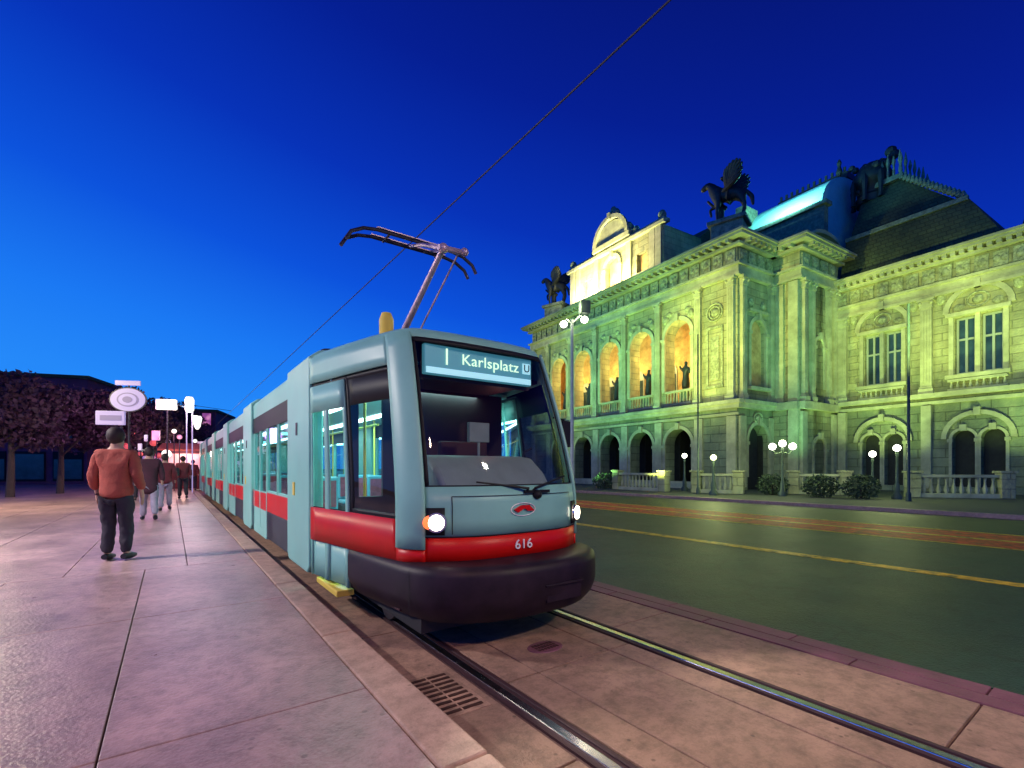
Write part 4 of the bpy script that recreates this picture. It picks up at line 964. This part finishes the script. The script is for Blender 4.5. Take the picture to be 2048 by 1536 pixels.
MB().box(-.40,.26,-.075,-.062,3.02,3.20).build('panel',DISC2,t)
t=thing('box_sign','bright white box sign on a post before the dark trees','sign',at(333,25,.12),R(15))
MB().tube([(0,.1,0),(0,.1,4.8)],.05,8).build('post',DARKM,t); MB().box(-.46,.46,-.1,.1,4.38,4.92).build('lit_box',BOXL,t,bevel=.03)
light('POINT','sign_glow',(0,-.7,4.6),(1,.35,.7),60,t,.3)
t=thing('lantern_post','tall lit lantern on twin pale posts near the far end of the tram','street lamp',at(379,25,.12),R(15))
MB().tube([(-.13,0,0),(-.13,0,4.4)],.03,8).tube([(.13,0,0),(.13,0,4.4)],.03,8).build('post',DISC,t); MB().lathe((0,0,0),[(.12,4.25),(.2,4.35),(.22,4.9),(.15,5.05)],12).build('lantern',BOXL,t,True)
MB().lathe((0.36,0,0),[(.05,3.35),(.14,3.5),(.22,3.95),(.18,4.05)],12).build('side_lantern',BOXL,t,True)
light('POINT','lantern_light',(.1,-.6,4.2),(1,.85,.8),160,t,.3)
for px,Z,z,w,h,mt,l in ((292,22,2.55,.12,.30,LITW2,'small white hanging lamp between the walkers'),(312,24,2.7,.35,.5,LITW,'small pink lit advertising panel above the walkers'),(280,21,2.1,.14,.3,LITW2,'small pale lantern above the dark coats'),(404,34,2.9,.6,.3,LITW2,'small white lit panel at the far end of the tram')):
    t=thing('lit_panel',l,'sign',at(px,Z,.12),R(10)); MB().tube([(0,.06,0),(0,.06,z)],.025,6).build('post',DARKM,t); MB().box(-w/2,w/2,-.05,.05,z,z+h).build('panel',mt,t,bevel=.02)
random.seed(5)
for k in range(26):
    px=random.uniform(225,400); Z=random.uniform(26,40); z=random.uniform(1.9,3.3); r=random.uniform(.12,.26)
    t=thing('market_lamp',['small pale violet market lamp','small pink market lamp','small warm white market lamp','small red market lamp'][k%4]+' glowing above the walkers before the dark trees','lamp',at(px,Z,.12),0,'small lights above the walkers')
    MB().tube([(0,0,0),(0,0,z)],.03,6).build('post',DARKM,t); MB().ball((0,0,z+r),r,10).build('globe',[LITW2,LITW,BOXL,LITR][k%4],t,True)
for px,Z,c_ in ((300,24,(1,.3,.6)),(345,27,(1,.35,.5)),(240,22,(.8,.3,1))): light('POINT','market_glow',at(px,Z,3.2),c_,55,None,.4)
# kiosk with awning
t=thing('kiosk','market kiosk with a red awning at the far end of the platform','kiosk',at(362,29,.12),R(20))
MB().box(-1.0,1.0,.6,2.2,0,2.4).build('body',PURW,t); MB().prismx([(-.3,2.35),(.7,2.75),(.7,2.85),(-.3,2.45)],-1.15,1.15).build('awning',AWN,t)
MB().box(-.95,.95,.3,.6,0,1.0).build('counter',COATR,t); MB().box(-.9,.9,.58,.599,1.15,2.2).build('lit_opening',LITW,t)
light('POINT','kiosk_lamp',(0,-.2,2.2),(1,.62,.4),70,t,.2)
t=thing('kiosk','pale lit stall beside the far end of the tram','kiosk',at(399,33,.12),R(20))
MB().box(-.8,.5,.3,1.8,0,2.2).build('body',LITW2,t); MB().box(-.95,.65,-.2,1.9,2.2,2.4).build('roof',AWN,t)
light('POINT','stall_lamp',(-.3,-.8,2.0),(1,.85,.5),150,t,.2)
# platform lamp posts (outside or at the margin of the frame) that light the place
def platlamp(u,s,colr,pw,label,h=5.6):
    t=thing('platform_lamp',label,'street lamp',W(u,s,PH),TH,'platform lamp posts')
    MB().lathe((0,0,0),[(.13,0),(.12,.4),(.06,.5),(.045,h)],10).tube([(0,0,h-.1),(.3,0,h+.1),(.9,0,h+.12)],.035,8).build('post',DARKM,t,True)
    MB().box(.75,1.35,-.15,.15,h+.06,h+.18).build('head',DARKM,t,bevel=.03); MB().box(.8,1.3,-.11,.11,h+.035,h+.058).build('lens',BOXL,t)
    light('AREA','lamp_beam',(1.05,0,h),colr,pw,t,.5,(2.6,0,0))
platlamp(-2.8,-1.5,(1,.58,.40),260,'platform lamp post behind the viewer')
platlamp(-7.2,9.5,(1,.90,.84),1350,'platform lamp post beside the tram, left of the man in the rust jacket')
platlamp(-7.0,21,(1,.84,.52),900,'platform lamp post near the walkers')
t=thing('road_lamp','road lamp post behind the viewer on the right','street lamp',W(5.2,-4.2,0),TH+R(90))
MB().lathe((0,0,0),[(.13,0),(.12,.4),(.06,.5),(.045,6.5)],10).build('post',DARKM,t,True); MB().box(-.3,.6,-.15,.15,6.5,6.62).build('head',DARKM,t,bevel=.03)
light('AREA','lamp_beam',(.2,0,6.45),(1,.86,.66),520,t,.6,(3.5,3.0,0))

# ============================================================ PEOPLE
CT=bpy.data.textures.new('cloth_folds','CLOUDS'); CT.noise_scale=.11
def crease(o,st=.035):
    q=o.modifiers.new('d','DISPLACE'); q.texture=CT; q.strength=st; q.mid_level=.5; q.texture_coords='LOCAL'; return o
def person(label,loc,rz,h,top,legs,hair=HAIR,walk=.0,bag=False,detail=False,long=False):
    t=thing('person',label,'person',loc,rz); k=h/1.8
    S=lambda L:[tuple(c*k for c in p) for p in L]
    w=walk
    kn=((-.1,.03+w*.5,.5),(.1,.03-w*.5,.5)); an=((-.11,w,.09),(.11,-w,.09+abs(w)*.25))
    toe=((-.13,w+.17,.04),(.13,-w+.16,.05))
    pts=[(0,0,.95),(0,0,1.15),(0,0,1.38),(0,0,1.52),(0,.01,1.60),(0,.012,1.69),(0,0,1.76)]
    e=[(0,1),(1,2),(2,3),(3,4),(4,5),(5,6)]; r=[(.13,.10),(.12,.09),(.15,.10),.055,(.075,.085),(.08,.095),(.06,.07)]
    arm=[]
    for sd in (-1,1):
        b=len(pts); sw=-w*.5*sd if w else .03
        pts+= [(sd*.17,0,1.42),(sd*.24,-.03-sw*.2,1.16),(sd*.26,.05+sw*.6,.93),(sd*.262,.07+sw*.7,.85)]
        e+=[(2,b),(b,b+1),(b+1,b+2),(b+2,b+3)]; r+=[.065,.042,.028,(.036,.018)]; arm.append(b)
        if detail:
            for j in range(4):
                q=len(pts); y=.045+j*.018+sw*.7; ln=[.07,.085,.08,.062][3-j]
                pts+= [(sd*.262,y,.815),(sd*.258,y+.004,.815-ln*.55),(sd*.25,y+.006,.815-ln)]; e+=[(b+3,q),(q,q+1),(q+1,q+2)]; r+=[.010,.009,.008]
            q=len(pts); pts+= [(sd*.245,.11+sw*.7,.86),(sd*.235,.13+sw*.7,.82)]; e+=[(b+3,q),(q,q+1)]; r+=[.011,.009]
    if detail:
        q=len(pts); pts+=[(0,.125,1.66),(-.095,0,1.67),(.095,0,1.67),(0,.11,1.6)]; e+=[(5,q),(5,q+1),(5,q+2),(4,q+3)]; r+=[.014,.018,.018,.03]
    for i in (0,1):
        b=len(pts); sx=-1 if i==0 else 1
        pts+=[(sx*.09,0,.88),kn[i],an[i],toe[i]]; e+=[(0,b),(b,b+1),(b+1,b+2),(b+2,b+3)]; r+=[.085,.055,.04,.03]
    skin('body',S(pts),e,[tuple(c*k for c in x) if isinstance(x,tuple) else x*k for x in r],SKIN,t,2)
    hem=.62 if long else (.80 if detail else .82)
    jp=[(0,0,hem),(0,0,1.0),(0,0,1.2),(0,-.005,1.40),(0,-.01,1.50)]; je=[(0,1),(1,2),(2,3),(3,4)]; jr=[(.235,.18),(.19,.145),(.19,.14),(.20,.13),(.085,.08)]
    for sd in (-1,1):
        b=len(jp); sw=-w*.5*sd if w else .03
        jp+=[(sd*.19,0,1.43),(sd*.255,-.03-sw*.2,1.16),(sd*.272,.045+sw*.55,.95)]; je+=[(3,b),(b,b+1),(b+1,b+2)]; jr+=[.085,.072,.056]
    crease(skin('jacket',S(jp),je,[tuple(c*k for c in x) if isinstance(x,tuple) else x*k for x in jr],top,t,3 if detail else 2),.03)
    tp=[(0,0,.93)]; te=[]; tr=[(.15,.12)]
    for i in (0,1):
        sx=-1 if i==0 else 1; b=len(tp)
        tp+=[(sx*.10,0,.82),kn[i],(an[i][0],an[i][1],an[i][2]+.0)]; te+=[(0,b),(b,b+1),(b+1,b+2)]; tr+=[.115,.085,.072]
    crease(skin('trousers',S(tp),te,[tuple(c*k for c in x) if isinstance(x,tuple) else x*k for x in tr],legs,t,3 if detail else 2),.04)
    for i in (0,1):
        a,b=an[i],toe[i]; m=MB(); m.tube(S([(a[0],a[1]-.07,a[2]-.03),(a[0],a[1],a[2]-.03),((a[0]+b[0])/2,(a[1]+b[1])/2,b[2]+.005),(b[0],b[1]+.03,b[2]-.005)]),[.035*k,.05*k,.048*k,.028*k],10); m.build('shoe',SHOE,t,True)
    m=MB(); m.ball((0,-.022*k,1.685*k),.108*k,14,1.12,.93,1.05); m.build('hair',hair,t,True)
    if bag:
        MB().box(-.36*k,-.14*k,-.28*k,-.16*k,.95*k,1.3*k).build('shoulder_bag',SHOE,t,bevel=.04)
    return t
person('man in a rust red jacket and dark trousers standing with his back turned',at(233,6.7,PH),TH-R(22),1.88,JACK,TROU,detail=True)
person('walker in a long dark coat, nearest behind the man in the rust jacket',at(298,11.8,PH),TH+R(5),1.82,COATD,JEANG,walk=.18,long=True)
person('walker in a maroon coat beside the long dark coat',at(330,14.5,PH),TH,1.74,COATR,JEANG,walk=-.15)
person('walker with a dark shoulder bag in front of the red awning',at(366,20,PH),TH+R(4),1.8,COATR,TROU,walk=.15,bag=True)
person('far walker in a dark coat beside the round sign pole',at(278,19,PH),TH,1.78,COATD,TROU,walk=-.12)
person('far walker in a dark coat left of the box sign post',at(312,23,PH),TH,1.76,COATD,TROU,walk=.12)
person('far walker closest to the end of the tram',at(386,27,PH),TH,1.76,COATR,TROU,walk=.12)

# ============================================================ SKY, SUN, CAMERA
w=bpy.data.worlds.new('World'); sc.world=w; w.use_nodes=True; nt=w.node_tree; N=nt.nodes; L=nt.links
bg=N['Background']
tc=N.new('ShaderNodeTexCoord'); sp=N.new('ShaderNodeSeparateXYZ'); L.new(tc.outputs['Generated'],sp.inputs[0])
ma=N.new('ShaderNodeMath'); ma.operation='MULTIPLY_ADD'; ma.inputs[1].default_value=.22; L.new(sp.outputs['X'],ma.inputs[0]); L.new(sp.outputs['Z'],ma.inputs[2])
rp=N.new('ShaderNodeValToRGB'); L.new(ma.outputs[0],rp.inputs['Fac']); cr_=rp.color_ramp
cr_.elements[0].position=0; cr_.elements[0].color=(.018,.25,.95,1); cr_.elements[1].position=1; cr_.elements[1].color=(.0008,.004,.08,1)
for p,c in ((.12,(.010,.19,.90)),(.28,(.003,.085,.72)),(.45,(.0015,.032,.48)),(.62,(.001,.013,.29)),(.8,(.001,.006,.15))):
    e=cr_.elements.new(p); e.color=(*c,1)
sky=N.new('ShaderNodeTexSky'); sky.sky_type='NISHITA'; sky.sun_disc=False; sky.sun_elevation=R(-4); sky.sun_rotation=R(200)
sm=N.new('ShaderNodeMixRGB'); sm.blend_type='ADD'; sm.inputs['Fac'].default_value=.05; L.new(rp.outputs[0],sm.inputs['Color1']); L.new(sky.outputs[0],sm.inputs['Color2'])
L.new(sm.outputs[0],bg.inputs['Color']); bg.inputs['Strength'].default_value=1.0
cam=bpy.data.cameras.new('camera'); co=bpy.data.objects.new('camera',cam); col.objects.link(co); sc.camera=co
co.location=(0,0,1.46); co.rotation_euler=(R(90),0,0); cam.sensor_width=36; cam.lens=36*950/2048; cam.shift_y=(935-768)/2048; cam.clip_end=1500; cam.clip_start=.05
sc.render.resolution_x=1024; sc.render.resolution_y=768
sc.view_settings.view_transform='Standard'; sc.view_settings.look='None'; sc.view_settings.exposure=0; sc.view_settings.gamma=1
